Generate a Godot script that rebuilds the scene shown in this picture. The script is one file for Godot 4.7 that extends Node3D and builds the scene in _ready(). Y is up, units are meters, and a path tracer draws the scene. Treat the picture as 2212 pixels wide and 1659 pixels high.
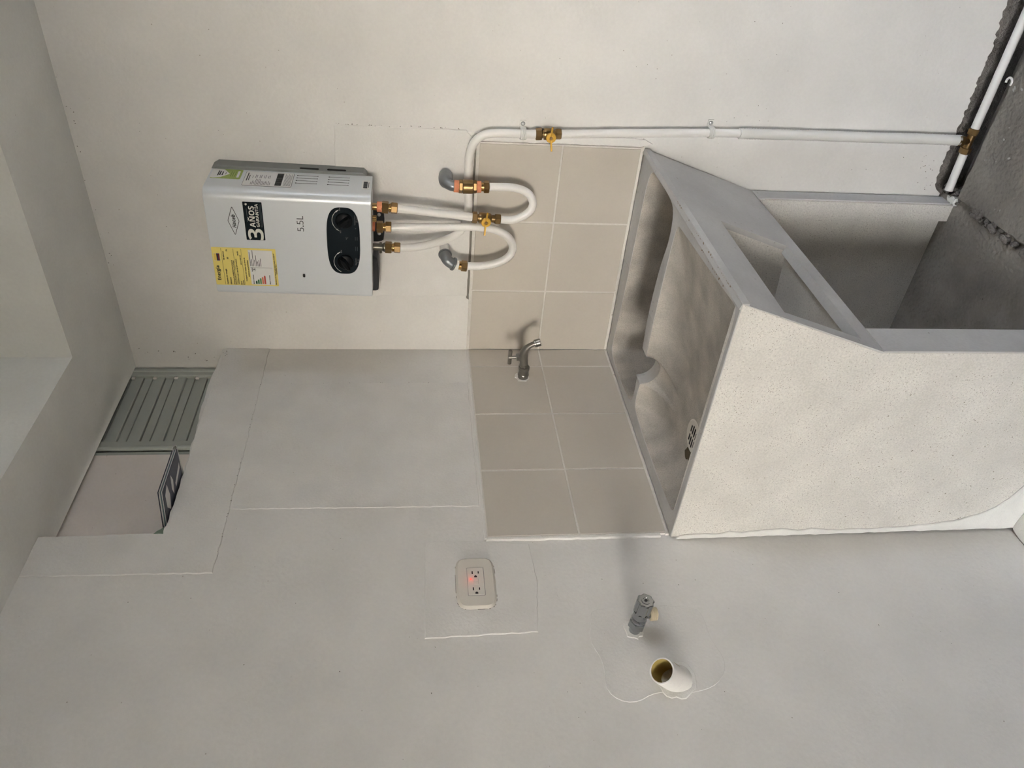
extends Node3D
# A laundry corner: a cast concrete wash sink with a tiled backsplash, a gas water heater and its piping.
# x = 0 is the right wall's tile face, z = 0 the back wall's tile face; heights are given from the sink rim (P adds Y0).

const Y0 := 0.82
var M := {}
var used := {}
var rng := RandomNumberGenerator.new()

class MB:
	var v := PackedVector3Array()
	var n := PackedVector3Array()
	func tri(a: Vector3, b: Vector3, c: Vector3, na: Vector3, nb: Vector3, nc: Vector3) -> void:
		if (b - a).cross(c - a).dot(na + nb + nc) > 0.0:
			v.append_array([a, c, b]); n.append_array([na, nc, nb])
		else:
			v.append_array([a, b, c]); n.append_array([na, nb, nc])
	func flat(a: Vector3, b: Vector3, c: Vector3, hint: Vector3) -> void:
		var k := (b - a).cross(c - a)
		if k.length() < 1e-14: return
		k = k.normalized()
		if k.dot(hint) < 0.0: k = -k
		tri(a, b, c, k, k, k)
	func quad(a: Vector3, b: Vector3, c: Vector3, d: Vector3, hint: Vector3) -> void:
		flat(a, b, c, hint); flat(a, c, d, hint)
	func quadn(a: Vector3, b: Vector3, c: Vector3, d: Vector3, na: Vector3, nb: Vector3, nc: Vector3, nd: Vector3) -> void:
		tri(a, b, c, na, nb, nc); tri(a, c, d, na, nc, nd)
	func box(lo: Vector3, hi: Vector3, bev := 0.0, xf := Transform3D()) -> void:
		var c := (lo + hi) / 2.0
		var h := ((hi - lo) / 2.0).abs()
		bev = minf(bev, minf(h.x, minf(h.y, h.z)) * 0.9)
		var f := func(s: Vector3, ax: int) -> Vector3:
			var q := Vector3(s.x * (h.x - bev), s.y * (h.y - bev), s.z * (h.z - bev))
			q[ax] = s[ax] * h[ax]
			return xf * (c + q)
		for ax in 3:
			var a1 := (ax + 1) % 3
			var a2 := (ax + 2) % 3
			for s in [-1.0, 1.0]:
				var q := []
				for t in [[-1.0, -1.0], [1.0, -1.0], [1.0, 1.0], [-1.0, 1.0]]:
					var sg := Vector3.ZERO
					sg[ax] = s; sg[a1] = t[0]; sg[a2] = t[1]
					q.append(f.call(sg, ax))
				var nn := Vector3.ZERO
				nn[ax] = s
				quad(q[0], q[1], q[2], q[3], xf.basis * nn)
				if bev > 0.0:
					for t in [-1.0, 1.0]:
						var m1 := Vector3.ZERO
						m1[ax] = s; m1[a1] = t; m1[a2] = -1.0
						var m2 := m1
						m2[a2] = 1.0
						var hint := Vector3.ZERO
						hint[ax] = s; hint[a1] = t
						quad(f.call(m1, ax), f.call(m2, ax), f.call(m2, a1), f.call(m1, a1), xf.basis * hint)
		if bev > 0.0:
			for sx in [-1.0, 1.0]:
				for sy in [-1.0, 1.0]:
					for sz in [-1.0, 1.0]:
						var s3 := Vector3(sx, sy, sz)
						flat(f.call(s3, 0), f.call(s3, 1), f.call(s3, 2), xf.basis * s3)
	# a polygon in local x, y pushed along local z from d0 to d1; the cap at d1 may have a bevelled edge
	func prism(poly: PackedVector2Array, d0: float, d1: float, xf := Transform3D(), bev := 0.0, smooth := false) -> void:
		if Geometry2D.is_polygon_clockwise(poly) == false: pass
		var m := poly.size()
		var area := 0.0
		for i in m: area += poly[i].cross(poly[(i + 1) % m])
		if area < 0.0:
			poly = poly.duplicate(); poly.reverse()
		var en := PackedVector2Array()
		for i in m:
			var e := (poly[(i + 1) % m] - poly[i]).normalized()
			en.append(Vector2(e.y, -e.x))
		var vn := PackedVector2Array()
		var ins := PackedVector2Array()
		for i in m:
			var a := en[(i + m - 1) % m]
			var b := en[i]
			var s := (a + b)
			s = s.normalized() if s.length() > 1e-4 else b
			vn.append(s)
			ins.append(poly[i] - s * bev / maxf(0.5, s.dot(b)))
		var dir := signf(d1 - d0)
		var top := d1 - dir * bev
		for i in m:
			var j := (i + 1) % m
			var p := poly[i]
			var q := poly[j]
			var n1 := en[i]
			var n2 := en[i]
			if smooth:
				if vn[i].dot(en[i]) > 0.8: n1 = vn[i]
				if vn[j].dot(en[i]) > 0.8: n2 = vn[j]
			var N1 := (xf.basis * Vector3(n1.x, n1.y, 0)).normalized()
			var N2 := (xf.basis * Vector3(n2.x, n2.y, 0)).normalized()
			quadn(xf * Vector3(p.x, p.y, d0), xf * Vector3(q.x, q.y, d0), xf * Vector3(q.x, q.y, top), xf * Vector3(p.x, p.y, top), N1, N2, N2, N1)
			if bev > 0.0:
				quad(xf * Vector3(p.x, p.y, top), xf * Vector3(q.x, q.y, top), xf * Vector3(ins[j].x, ins[j].y, d1), xf * Vector3(ins[i].x, ins[i].y, d1), xf.basis * Vector3(en[i].x, en[i].y, dir))
		var idx := Geometry2D.triangulate_polygon(ins)
		var up := (xf.basis * Vector3(0, 0, dir)).normalized()
		for k in range(0, idx.size(), 3):
			var a := ins[idx[k]]
			var b := ins[idx[k + 1]]
			var c := ins[idx[k + 2]]
			tri(xf * Vector3(a.x, a.y, d1), xf * Vector3(b.x, b.y, d1), xf * Vector3(c.x, c.y, d1), up, up, up)
		idx = Geometry2D.triangulate_polygon(poly)
		for k in range(0, idx.size(), 3):
			var a := poly[idx[k]]
			var b := poly[idx[k + 1]]
			var c := poly[idx[k + 2]]
			tri(xf * Vector3(a.x, a.y, d0), xf * Vector3(b.x, b.y, d0), xf * Vector3(c.x, c.y, d0), -up, -up, -up)
	# a profile of (radius, height) turned round local y
	func lathe(prof: PackedVector2Array, xf := Transform3D(), segs := 24, faceted := false, smooth := false) -> void:
		var m := prof.size()
		var sn := PackedVector2Array()
		for i in m - 1:
			var d := prof[i + 1] - prof[i]
			sn.append(Vector2(d.y, -d.x).normalized())
		for i in m - 1:
			var a := sn[i]
			var b := sn[i]
			if smooth:
				if i > 0: a = (sn[i] + sn[i - 1]).normalized()
				if i < m - 2: b = (sn[i] + sn[i + 1]).normalized()
			for k in segs:
				var t0 := TAU * k / segs
				var t1 := TAU * (k + 1) / segs
				var tm := (t0 + t1) / 2.0
				var u0 := tm if faceted else t0
				var u1 := tm if faceted else t1
				var p := prof[i]
				var q := prof[i + 1]
				var bs := xf.basis
				quadn(xf * Vector3(p.x * cos(t0), p.y, p.x * sin(t0)), xf * Vector3(p.x * cos(t1), p.y, p.x * sin(t1)), xf * Vector3(q.x * cos(t1), q.y, q.x * sin(t1)), xf * Vector3(q.x * cos(t0), q.y, q.x * sin(t0)),
					bs * Vector3(a.x * cos(u0), a.y, a.x * sin(u0)), bs * Vector3(a.x * cos(u1), a.y, a.x * sin(u1)), bs * Vector3(b.x * cos(u1), b.y, b.x * sin(u1)), bs * Vector3(b.x * cos(u0), b.y, b.x * sin(u0)))
	# a round tube along points; r may be one radius or one per point
	func tube(pts: PackedVector3Array, r: Variant, segs := 18, caps := true) -> void:
		var m := pts.size()
		var rings := []
		var norms := []
		var t := (pts[1] - pts[0]).normalized()
		var u := t.cross(Vector3.UP if absf(t.y) < 0.9 else Vector3.RIGHT).normalized()
		for i in m:
			var nt := (pts[mini(i + 1, m - 1)] - pts[maxi(i - 1, 0)]).normalized()
			var ax := t.cross(nt)
			if ax.length() > 1e-7: u = u.rotated(ax.normalized(), t.angle_to(nt))
			t = nt
			u = (u - t * u.dot(t)).normalized()
			var w := t.cross(u)
			var rad: float = r if r is float else r[i]
			var ring := PackedVector3Array()
			var nr := PackedVector3Array()
			for k in segs:
				var a := TAU * k / segs
				var d := u * cos(a) + w * sin(a)
				ring.append(pts[i] + d * rad); nr.append(d)
			rings.append(ring); norms.append(nr)
		for i in m - 1:
			for k in segs:
				var j := (k + 1) % segs
				quadn(rings[i][k], rings[i][j], rings[i + 1][j], rings[i + 1][k], norms[i][k], norms[i][j], norms[i + 1][j], norms[i + 1][k])
		if caps:
			for e in [0, m - 1]:
				var h := (pts[0] - pts[1]) if e == 0 else (pts[m - 1] - pts[m - 2])
				for k in segs: flat(pts[e], rings[e][k], rings[e][(k + 1) % segs], h)
	func done(centre: Vector3) -> ArrayMesh:
		var w := PackedVector3Array()
		w.resize(v.size())
		for i in v.size(): w[i] = v[i] - centre
		var arr := []
		arr.resize(Mesh.ARRAY_MAX)
		arr[Mesh.ARRAY_VERTEX] = w
		arr[Mesh.ARRAY_NORMAL] = n
		var me := ArrayMesh.new()
		me.add_surface_from_arrays(Mesh.PRIMITIVE_TRIANGLES, arr)
		return me
	func base() -> Vector3:
		var lo := v[0]
		var hi := v[0]
		for p in v:
			lo = lo.min(p); hi = hi.max(p)
		return Vector3((lo.x + hi.x) / 2.0, lo.y, (lo.z + hi.z) / 2.0)

func P(x: float, y: float, z: float) -> Vector3: return Vector3(x, y + Y0, z)
func V2(a: Array) -> PackedVector2Array:
	var o := PackedVector2Array()
	for i in range(0, a.size(), 2): o.append(Vector2(a[i], a[i + 1]))
	return o
func numbered(called: String) -> String:
	var k: int = used.get(called, 0)
	used[called] = k + 1
	return called if k == 0 else "%s_%03d" % [called, k]
func wpos(o: Node3D) -> Vector3: return o.get_meta("wp") if o != self and o.has_meta("wp") else Vector3.ZERO
func tag(o: Node3D, label: String, category: String, group := "") -> Node3D:
	o.set_meta("label", label); o.set_meta("category", category)
	if group: o.set_meta("group", group)
	return o
# one shape as one named mesh, with its origin at the middle of its base
func obj(called: String, b: MB, m: Material, parent: Node3D = self) -> MeshInstance3D:
	var c := b.base()
	var o := MeshInstance3D.new()
	o.name = numbered(called) if parent == self else called
	o.mesh = b.done(c)
	o.material_override = m
	o.position = c - wpos(parent)
	o.set_meta("wp", c)
	parent.add_child(o, true)
	return o
func struct(called: String, b: MB, m: Material) -> MeshInstance3D:
	var o := obj(called, b, m)
	o.set_meta("kind", "structure")
	return o
func thing(called: String, label: String, category: String, at: Vector3, group := "") -> Node3D:
	var o := Node3D.new()
	o.name = numbered(called)
	o.position = at
	o.set_meta("wp", at)
	add_child(o, true)
	tag(o, label, category, group)
	return o
# lettering, its middle (or left end) at a point; right and up are world directions
func text(called: String, s: String, h: float, at: Vector3, right: Vector3, up: Vector3, m: Material, parent: Node3D, bold := false, left := false, wide := 1.0, font := "Droid Sans", slant := 0.0) -> MeshInstance3D:
	var f := SystemFont.new()
	f.font_names = PackedStringArray([font])
	var t := TextMesh.new()
	t.font = f
	if bold: f.font_weight = 700
	t.text = s
	t.font_size = 32
	t.pixel_size = h / 23.0        # h is the height of a capital
	t.depth = 0.0004
	t.curve_step = 2.0
	t.horizontal_alignment = HORIZONTAL_ALIGNMENT_LEFT if left else HORIZONTAL_ALIGNMENT_CENTER
	t.vertical_alignment = VERTICAL_ALIGNMENT_CENTER
	var o := MeshInstance3D.new()
	o.name = called
	o.mesh = t
	o.material_override = m
	o.transform = Transform3D(Basis(right * wide, up + right * slant, right.cross(up)), at - wpos(parent))
	parent.add_child(o, true)
	return o
# frame whose local y runs along dir
func along(at: Vector3, dir: Vector3, spin := 0.0) -> Transform3D:
	var y := dir.normalized()
	var x := y.cross(Vector3(0.31, 0.22, 0.93)).normalized()
	if absf(y.dot(Vector3(0.31, 0.22, 0.93))) > 0.95: x = y.cross(Vector3.UP).normalized()
	return Transform3D(Basis(x, y, x.cross(y)), at) * Transform3D(Basis(Vector3.UP, spin), Vector3.ZERO)
# frames of the two walls: local x, y in the wall's face, local z out into the room
func face_back(z := 0.0) -> Transform3D: return Transform3D(Basis(Vector3.RIGHT, Vector3.UP, Vector3.BACK), Vector3(0, Y0, z))
func face_right(x := 0.0) -> Transform3D: return Transform3D(Basis(Vector3.BACK, Vector3.UP, Vector3.LEFT), Vector3(x, Y0, 0))
func spline(a: Array, per := 8) -> PackedVector3Array:
	var o := PackedVector3Array()
	var m := a.size()
	for i in m - 1:
		var p0: Vector3 = a[maxi(i - 1, 0)]
		var p1: Vector3 = a[i]
		var p2: Vector3 = a[i + 1]
		var p3: Vector3 = a[mini(i + 2, m - 1)]
		for k in per: o.append(p1.cubic_interpolate(p2, p0, p3, float(k) / per))
	o.append(a[m - 1])
	return o
func rough_edge(poly: PackedVector2Array, step: float, amp: float) -> PackedVector2Array:
	var o := PackedVector2Array()
	for i in poly.size():
		var a := poly[i]
		var b := poly[(i + 1) % poly.size()]
		var k := maxi(1, int(a.distance_to(b) / step))
		var nn := (b - a).orthogonal().normalized()
		for j in k:
			o.append(a.lerp(b, float(j) / k) + (nn * rng.randf_range(-amp, amp) if j > 0 else Vector2.ZERO))
	return o
func round_rect(cx: float, cy: float, hw: float, hh: float, r: float, per := 5) -> PackedVector2Array:
	var o := PackedVector2Array()
	for q in 4:
		var sx := 1.0 if q in [0, 3] else -1.0
		var sy := 1.0 if q < 2 else -1.0
		for k in per + 1:
			var a := PI / 2.0 * (q + float(k) / per)
			o.append(Vector2(cx + sx * (hw - r) + r * cos(a), cy + sy * (hh - r) + r * sin(a)))
	return o
func super_ellipse(cx: float, cy: float, hw: float, hh: float, e: float, m := 64) -> PackedVector2Array:
	var o := PackedVector2Array()
	for k in m:
		var a := TAU * k / m
		o.append(Vector2(cx + hw * signf(cos(a)) * pow(absf(cos(a)), 2.0 / e), cy + hh * signf(sin(a)) * pow(absf(sin(a)), 2.0 / e)))
	return o

# ---------- materials ----------
func mat(c: Color, rough := 0.7, metal := 0.0) -> StandardMaterial3D:
	var m := StandardMaterial3D.new()
	m.albedo_color = c
	m.roughness = rough
	m.metallic = metal
	return m
func rgb(r: int, g: int, b: int) -> Color: return Color8(r, g, b)
func noise_bytes(size: int, freq: float, sd: int, oct := 4) -> PackedByteArray:
	var f := FastNoiseLite.new()
	f.seed = sd
	f.frequency = freq
	f.noise_type = FastNoiseLite.TYPE_SIMPLEX_SMOOTH
	f.fractal_octaves = oct
	return f.get_seamless_image(size, size, false, false, 0.15).get_data()
# a tint map round white: broad clouds, fine grain and scattered specks
func tint_map(size: int, sd: int, broad: float, fine: float, specks: int, dark: float, tint: Vector3, biggest := 2, clumped := false) -> ImageTexture:
	var a := noise_bytes(size, 4.0 / size, sd, 5)
	var b := noise_bytes(size, 90.0 / size, sd + 1, 3)
	var r := PackedByteArray()
	r.resize(size * size * 3)
	for i in size * size:
		var k := 1.0 - broad * (1.0 - a[i] / 255.0) - fine * (1.0 - b[i] / 255.0)
		r[i * 3] = int(255.0 * k); r[i * 3 + 1] = int(255.0 * k * (1.0 - 0.02 * broad)); r[i * 3 + 2] = int(255.0 * k)
	var g := RandomNumberGenerator.new()
	g.seed = sd
	for s in specks:
		var x := g.randi() % size
		var y := g.randi() % size
		if clumped and g.randf() > 0.25 + 1.6 * (a[y * size + x] / 255.0 - 0.35): continue
		var w := 1 + g.randi() % biggest
		var h := 1 + g.randi() % biggest
		var d := dark * g.randf_range(0.35, 1.0)
		for dy in h:
			for dx in w:
				var i := (((y + dy) % size) * size + (x + dx) % size) * 3
				for c in 3: r[i + c] = int(r[i + c] * (1.0 - d * tint[c]))
	return ImageTexture.create_from_image(Image.create_from_data(size, size, false, Image.FORMAT_RGB8, r))
func bump_map(size: int, sd: int, f1: float, f2: float, w2: float, strength: float) -> ImageTexture:
	var a := noise_bytes(size, f1 / size, sd, 4)
	var b := noise_bytes(size, f2 / size, sd + 1, 3)
	var r := PackedByteArray()
	r.resize(size * size)
	for i in size * size: r[i] = int(a[i] * (1.0 - w2) + b[i] * w2)
	var im := Image.create_from_data(size, size, false, Image.FORMAT_L8, r)
	im.convert(Image.FORMAT_RGBA8)
	im.bump_map_to_normal_map(strength)
	return ImageTexture.create_from_image(im)
func surfaced(c: Color, rough: float, tint: Texture2D, bump: Texture2D, depth: float, scale := 1.0) -> StandardMaterial3D:
	var m := mat(c, rough)
	m.albedo_texture = tint
	if bump:
		m.normal_enabled = true
		m.normal_texture = bump
		m.normal_scale = depth
	m.uv1_triplanar = true
	m.uv1_world_triplanar = true
	m.uv1_scale = Vector3.ONE * scale
	return m

# small pits and specks of dirt, each a flat irregular chip on a wall's face
func pits(parent: Node3D, xf: Transform3D, spots: Array, m: Material, called := "paint_pit") -> void:
	var b := MB.new()
	for s in spots:
		var poly := PackedVector2Array()
		var k := 6
		var ang := rng.randf() * TAU
		for i in k:
			var a := TAU * i / k
			var q := Vector2(cos(a) * s[2], sin(a) * s[2] * rng.randf_range(0.35, 0.9)).rotated(ang if s.size() < 4 else s[3])
			poly.append(Vector2(s[0], s[1]) + q * rng.randf_range(0.7, 1.1))
		b.prism(poly, -0.0003, 0.0003, xf)
	var o := obj(called, b, m, parent)
	o.set_meta("kind", "stuff")
func scatter(n: int, x0: float, y0: float, x1: float, y1: float, jit: float, r0: float, r1: float, line := true) -> Array:
	var o := []
	for i in n:
		var t := rng.randf()
		if line: o.append([lerpf(x0, x1, t) + rng.randf_range(-jit, jit), lerpf(y0, y1, t) + rng.randf_range(-jit, jit), rng.randf_range(r0, r1)])
		else: o.append([rng.randf_range(x0, x1), rng.randf_range(y0, y1), rng.randf_range(r0, r1)])
	return o

func _ready() -> void:
	rng.seed = 11
	# ---- camera: a phone held on its side, looking into the corner ----
	var cam := Camera3D.new()
	cam.name = "camera"
	var right := Vector3(0.61772402, -0.00203068, 0.78639234)
	var up := Vector3(0.10275055, 0.99163232, -0.07815156)
	var fwd := Vector3(0.77965336, -0.12907834, -0.61276376)
	cam.transform = Transform3D(Basis(-up, right, -fwd).orthonormalized(), P(-1.7587872, 0.55679559, 1.25676068))
	cam.fov = 53.25328
	cam.near = 0.02
	add_child(cam)
	cam.current = true
	# ---- sky ----
	var e := Environment.new()
	e.background_mode = Environment.BG_SKY
	var sm := ProceduralSkyMaterial.new()
	sm.sky_top_color = Color(0.80, 0.88, 1.0)
	sm.sky_horizon_color = Color(1.0, 0.95, 0.88)
	sm.sky_curve = 0.35
	sm.ground_horizon_color = Color(0.50, 0.47, 0.43)
	sm.ground_bottom_color = Color(0.42, 0.40, 0.37)
	sm.sun_angle_max = 0.0
	e.sky = Sky.new()
	e.sky.sky_material = sm
	e.background_energy_multiplier = 1.0
	e.tonemap_mode = Environment.TONE_MAPPER_LINEAR
	e.tonemap_exposure = 65.0
	e.sdfgi_enabled = true
	e.ssao_enabled = true
	e.ssil_enabled = true
	var we := WorldEnvironment.new()
	we.name = "world"
	we.environment = e
	add_child(we)
	materials()
	room()
	sink()
	heater()
	plumbing()
	fixtures()
	opening()

func materials() -> void:
	var wall_tint := tint_map(1024, 3, 0.05, 0.02, 60, 0.35, Vector3(0.8, 0.9, 1.0))
	var wall_bump := bump_map(1024, 5, 9.0, 70.0, 0.30, 5.0)
	var stone := tint_map(1024, 21, 0.07, 0.10, 9500, 0.8, Vector3(0.85, 0.95, 1.0), 2, true)
	var stone_bump := bump_map(512, 23, 30.0, 120.0, 0.6, 2.0)
	var cement := tint_map(512, 31, 0.12, 0.04, 150, 0.35, Vector3(0.8, 0.9, 1.0))
	var ground := tint_map(1024, 41, 0.22, 0.06, 500, 0.35, Vector3(0.9, 0.95, 1.0), 3)
	var ground_bump := bump_map(512, 43, 14.0, 70.0, 0.4, 8.0)
	M.wall = surfaced(rgb(233, 231, 226), 0.62, wall_tint, wall_bump, 0.2)
	M.ceiling = surfaced(rgb(236, 236, 230), 0.7, wall_tint, wall_bump, 0.2)
	M.patch = surfaced(rgb(233, 231, 226), 0.6, wall_tint, wall_bump, 0.3, 1.7)
	M.white_paint = surfaced(rgb(240, 239, 233), 0.55, wall_tint, wall_bump, 0.8, 3.0)
	M.stone = surfaced(rgb(234, 230, 221), 0.75, stone, stone_bump, 0.35, 1.9)
	M.basin = surfaced(rgb(214, 208, 195), 0.7, tint_map(1024, 61, 0.22, 0.14, 9500, 0.6, Vector3(0.85, 0.95, 1.0), 2, true), stone_bump, 0.35, 2.3)
	M.cement = surfaced(rgb(203, 202, 198), 0.7, cement, stone_bump, 0.15)
	M.floor = surfaced(rgb(160, 155, 144), 0.85, ground, ground_bump, 0.5)
	M.bare_wall = surfaced(rgb(112, 107, 100), 0.85, cement, stone_bump, 0.3)
	M.rubble = surfaced(rgb(140, 135, 127), 0.9, ground, ground_bump, 1.6, 3.0)
	M.tile = surfaced(rgb(203, 196, 184), 0.32, tint_map(256, 51, 0.03, 0.01, 0, 0.0, Vector3.ONE), null, 0.0)
	M.grout = surfaced(rgb(238, 234, 225), 0.85, cement, stone_bump, 0.4)
	M.shell = mat(rgb(213, 217, 220), 0.32, 0.15)
	M.shell.clearcoat_enabled = true
	M.shell.clearcoat = 0.35
	M.housing = mat(rgb(128, 131, 128), 0.5, 0.3)
	M.black = mat(rgb(15, 25, 31), 0.4)
	M.black.metallic_specular = 0.25
	M.knob = mat(rgb(9, 13, 16), 0.4)
	M.knob.metallic_specular = 0.25
	M.dark = mat(rgb(38, 42, 45), 0.6)
	M.hole = mat(rgb(12, 12, 13), 0.9)
	M.ink = mat(rgb(30, 30, 32), 0.6)
	M.grey_ink = mat(rgb(120, 120, 118), 0.6)
	M.dim_ink = mat(rgb(70, 76, 80), 0.6)
	M.pale_ink = mat(rgb(222, 222, 212), 0.5)
	M.yellow = mat(rgb(238, 219, 122), 0.5)
	M.paper = mat(rgb(226, 225, 222), 0.5)
	M.green_ink = mat(rgb(158, 176, 88), 0.5)
	M.pipe = mat(rgb(232, 230, 225), 0.3)
	M.sleeve = mat(rgb(222, 221, 215), 0.45)
	M.brass = mat(rgb(150, 124, 86), 0.3, 1.0)
	M.bright_brass = mat(rgb(196, 160, 104), 0.22, 1.0)
	M.gold = mat(rgb(212, 166, 62), 0.45, 0.15)
	M.copper = mat(rgb(214, 132, 96), 0.45, 0.5)
	M.sealant = mat(rgb(224, 146, 106), 0.75)
	M.galv = surfaced(rgb(150, 155, 157), 0.38, cement, stone_bump, 0.3, 4.0)
	M.galv.metallic = 0.65
	M.tap = surfaced(rgb(152, 150, 143), 0.30, cement, stone_bump, 0.25, 5.0)
	M.tap.metallic = 0.9
	M.chrome = mat(rgb(160, 163, 165), 0.1, 1.0)
	M.steel = mat(rgb(200, 200, 198), 0.3, 0.9)
	M.dull_steel = mat(rgb(120, 117, 108), 0.4, 0.9)
	M.pvc = mat(rgb(178, 158, 92), 0.6)
	M.plate = mat(rgb(212, 207, 196), 0.42)
	M.device = mat(rgb(214, 210, 200), 0.38)
	M.led = mat(rgb(255, 120, 110), 0.4)
	M.led.emission_enabled = true
	M.led.emission = Color(1.0, 0.25, 0.2)
	M.led.emission_energy_multiplier = 0.03
	M.shutter = mat(rgb(172, 176, 168), 0.5, 0.15)
	M.board = surfaced(rgb(240, 232, 224), 0.7, wall_tint, null, 0.0)
	M.navy = mat(rgb(52, 56, 74), 0.35)
	M.teal = mat(rgb(104, 130, 134), 0.5)
	M.chip = mat(rgb(128, 146, 128), 0.7)
	M.leaf = mat(rgb(92, 66, 42), 0.8)
	M.dirt = mat(rgb(128, 124, 115), 0.9)
	M.speck = mat(rgb(156, 149, 134), 0.9)
	M.dust = mat(rgb(176, 172, 166), 0.9)
	M.stain = mat(rgb(138, 120, 96), 0.9)
	M.soil = surfaced(rgb(108, 96, 70), 0.9, ground, ground_bump, 1.0, 6.0)

# ---------- the room ----------
func patch(parent: Node3D, xf: Transform3D, poly: PackedVector2Array, thick: float, m: Material, called := "plaster_patch", step := 0.012, amp := 0.0012) -> void:
	var b := MB.new()
	b.prism(rough_edge(poly, step, amp), -0.001, thick, xf, minf(thick * 0.7, 0.0012))
	obj(called, b, m, parent)

func room() -> void:
	var b := MB.new()
	# back wall, with the opening high up beside the right wall
	var pl := V2([-6.0, -0.9, 0.012, -0.9, 0.012, 1.066])
	for i in 33:
		pl.append(Vector2(0.0 - 0.0195 * i - 0.004, 1.064 + rng.randf_range(-0.0015, 0.0025) + 0.009 * exp(-pow((i - 9) / 8.0, 2.0))))
	pl.append_array(V2([-0.640, 1.066, -0.650, 1.082, -0.650, 1.306, -6.0, 1.306]))
	b.prism(pl, -0.066, -0.006, face_back())
	var wb := struct("wall_back", b, M.wall)
	var fb := face_back(-0.006)
	patch(wb, fb, V2([0.005, 0.944, 0.005, 1.058, -0.30, 1.066, -0.62, 1.060, -0.648, 1.075, -0.65, 1.304, -0.748, 1.304, -0.754, 0.947, -0.4, 0.943]), 0.0028, M.patch)
	patch(wb, fb, V2([-0.146, 0.41, -0.15, 0.95, -0.585, 0.952, -0.592, 0.41]), 0.0014, M.patch)
	patch(wb, fb, V2([-0.694, 0.40, -0.69, 0.531, -0.922, 0.535, -0.918, 0.32, -0.80, 0.306, -0.704, 0.312]), 0.0022, M.patch)
	patch(wb, fb, rounded(V2([-0.866, 0.206, -0.872, 0.0, -0.90, -0.015, -0.95, -0.012, -1.0, -0.03, -1.045, 0.0, -1.06, 0.06, -1.05, 0.12, -1.075, 0.17, -1.05, 0.215, -0.99, 0.205, -0.94, 0.226, -0.90, 0.214]), 2), 0.0010, M.patch, "plaster_patch", 0.008, 0.002)
	b = MB.new()
	b.prism(rough_edge(V2([-0.632, 1.066, -0.651, 1.064, -0.651, 1.083, -0.643, 1.078]), 0.008, 0.0015), 0.0, 0.0015, face_back(-0.0035), 0.0006)
	obj("paint_chip", b, M.chip, wb)
	# tiles and grout of the back wall
	b = MB.new()
	b.prism(V2([0.0, 0.002, 0.0, 0.400, -0.6875, 0.400, -0.6875, 0.002]), 0.0, 0.0049, fb)
	obj("grout", b, M.grout, wb)
	var xs := [0.0, 0.0803, 0.283, 0.4858, 0.686]
	for i in 4:
		for r in 2:
			b = MB.new()
			var x0: float = -xs[i + 1] + 0.0023
			var x1: float = -xs[i] - (0.0023 if i > 0 else 0.001)
			b.box(Vector3(x0, Y0 + 0.2 * r + 0.002 + (0.005 if r == 0 else 0.0), -0.006), Vector3(x1, Y0 + 0.2 * (r + 1) - 0.0023, 0.0), 0.0008)
			obj("tile", b, M.tile, wb)
	patch(wb, face_back(-0.006), V2([-0.6865, 0.02, -0.6865, 0.402, -0.6935, 0.402, -0.6955, 0.02]), 0.0058, M.white_paint, "paint_bead", 0.012, 0.0011)
	patch(wb, face_back(-0.006), V2([-0.004, 0.3995, -0.004, 0.4055, -0.688, 0.4055, -0.688, 0.3995]), 0.0040, M.patch, "paint_bead", 0.015, 0.0006)
	patch(wb, face_back(-0.006), V2([-0.004, 0.0006, -0.003, 0.0085, -0.69, 0.0085, -0.69, 0.0006]), 0.0056, M.grout, "mortar_bead", 0.02, 0.0005)
	# right wall: bare concrete with a coat of white plaster that ends in a ragged edge above the floor
	b = MB.new()
	var edge := V2([2.6, -0.77, 1.2, -0.772, 0.968, -0.774, 0.876, -0.787, 0.749, -0.790, 0.64, -0.793, 0.579, -0.789, 0.529, -0.795, 0.508, -0.806])
	var rag := PackedVector2Array()
	for i in edge.size() - 1:
		var k := int(edge[i].distance_to(edge[i + 1]) / 0.006) if i > 0 else 4
		for j in k: rag.append(edge[i].lerp(edge[i + 1], float(j) / k) + Vector2(0, rng.randf_range(-0.0035, 0.0035)))
	rag.append_array(V2([0.505, -0.82, -0.35, -0.82, -0.35, 1.62, 2.6, 1.62]))
	b.prism(rag, 0.0, 0.007, face_right(0.013))
	var wr := struct("wall_right", b, M.wall)
	b = MB.new()
	b.box(P(0.0125, -0.95, -0.35), P(0.16, 1.62, 2.6))
	obj("concrete_base", b, M.rubble, wr)
	var fr := face_right(0.006)
	patch(wr, fr, V2([0.172, 0.41, 0.168, 0.735, 0.45, 0.737, 0.622, 0.733, 0.622, 0.43, 0.60, 0.41]), 0.0018, M.patch)
	patch(wr, fr, V2([0.5985, 0.0, 0.5985, 0.41, 0.618, 0.43, 0.622, 0.2, 0.616, 0.0, 0.606, -0.02]), 0.0034, M.patch, "paint_bead", 0.014, 0.0016)
	b = MB.new()
	b.prism(V2([0.0, 0.002, 0.0, 0.4055, 0.597, 0.4055, 0.597, 0.002]), 0.0, 0.0051, fr)
	obj("grout", b, M.grout, wr)
	var zs := [0.0, 0.1914, 0.3942, 0.5955]
	for i in 3:
		for r in 2:
			b = MB.new()
			b.box(Vector3(0.0, Y0 + 0.2 * r + 0.0022 + (0.006 if r == 0 else 0.0), zs[i] + (0.0022 if i > 0 else 0.001)), Vector3(0.006, Y0 + 0.2 * (r + 1) - 0.0022, zs[i + 1] - 0.0022), 0.0008)
			obj("tile", b, M.tile, wr)
	patch(wr, fr, V2([0.003, 0.0006, 0.003, 0.0085, 0.598, 0.0085, 0.602, 0.0006]), 0.0056, M.grout, "mortar_bead", 0.02, 0.0005)
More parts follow.
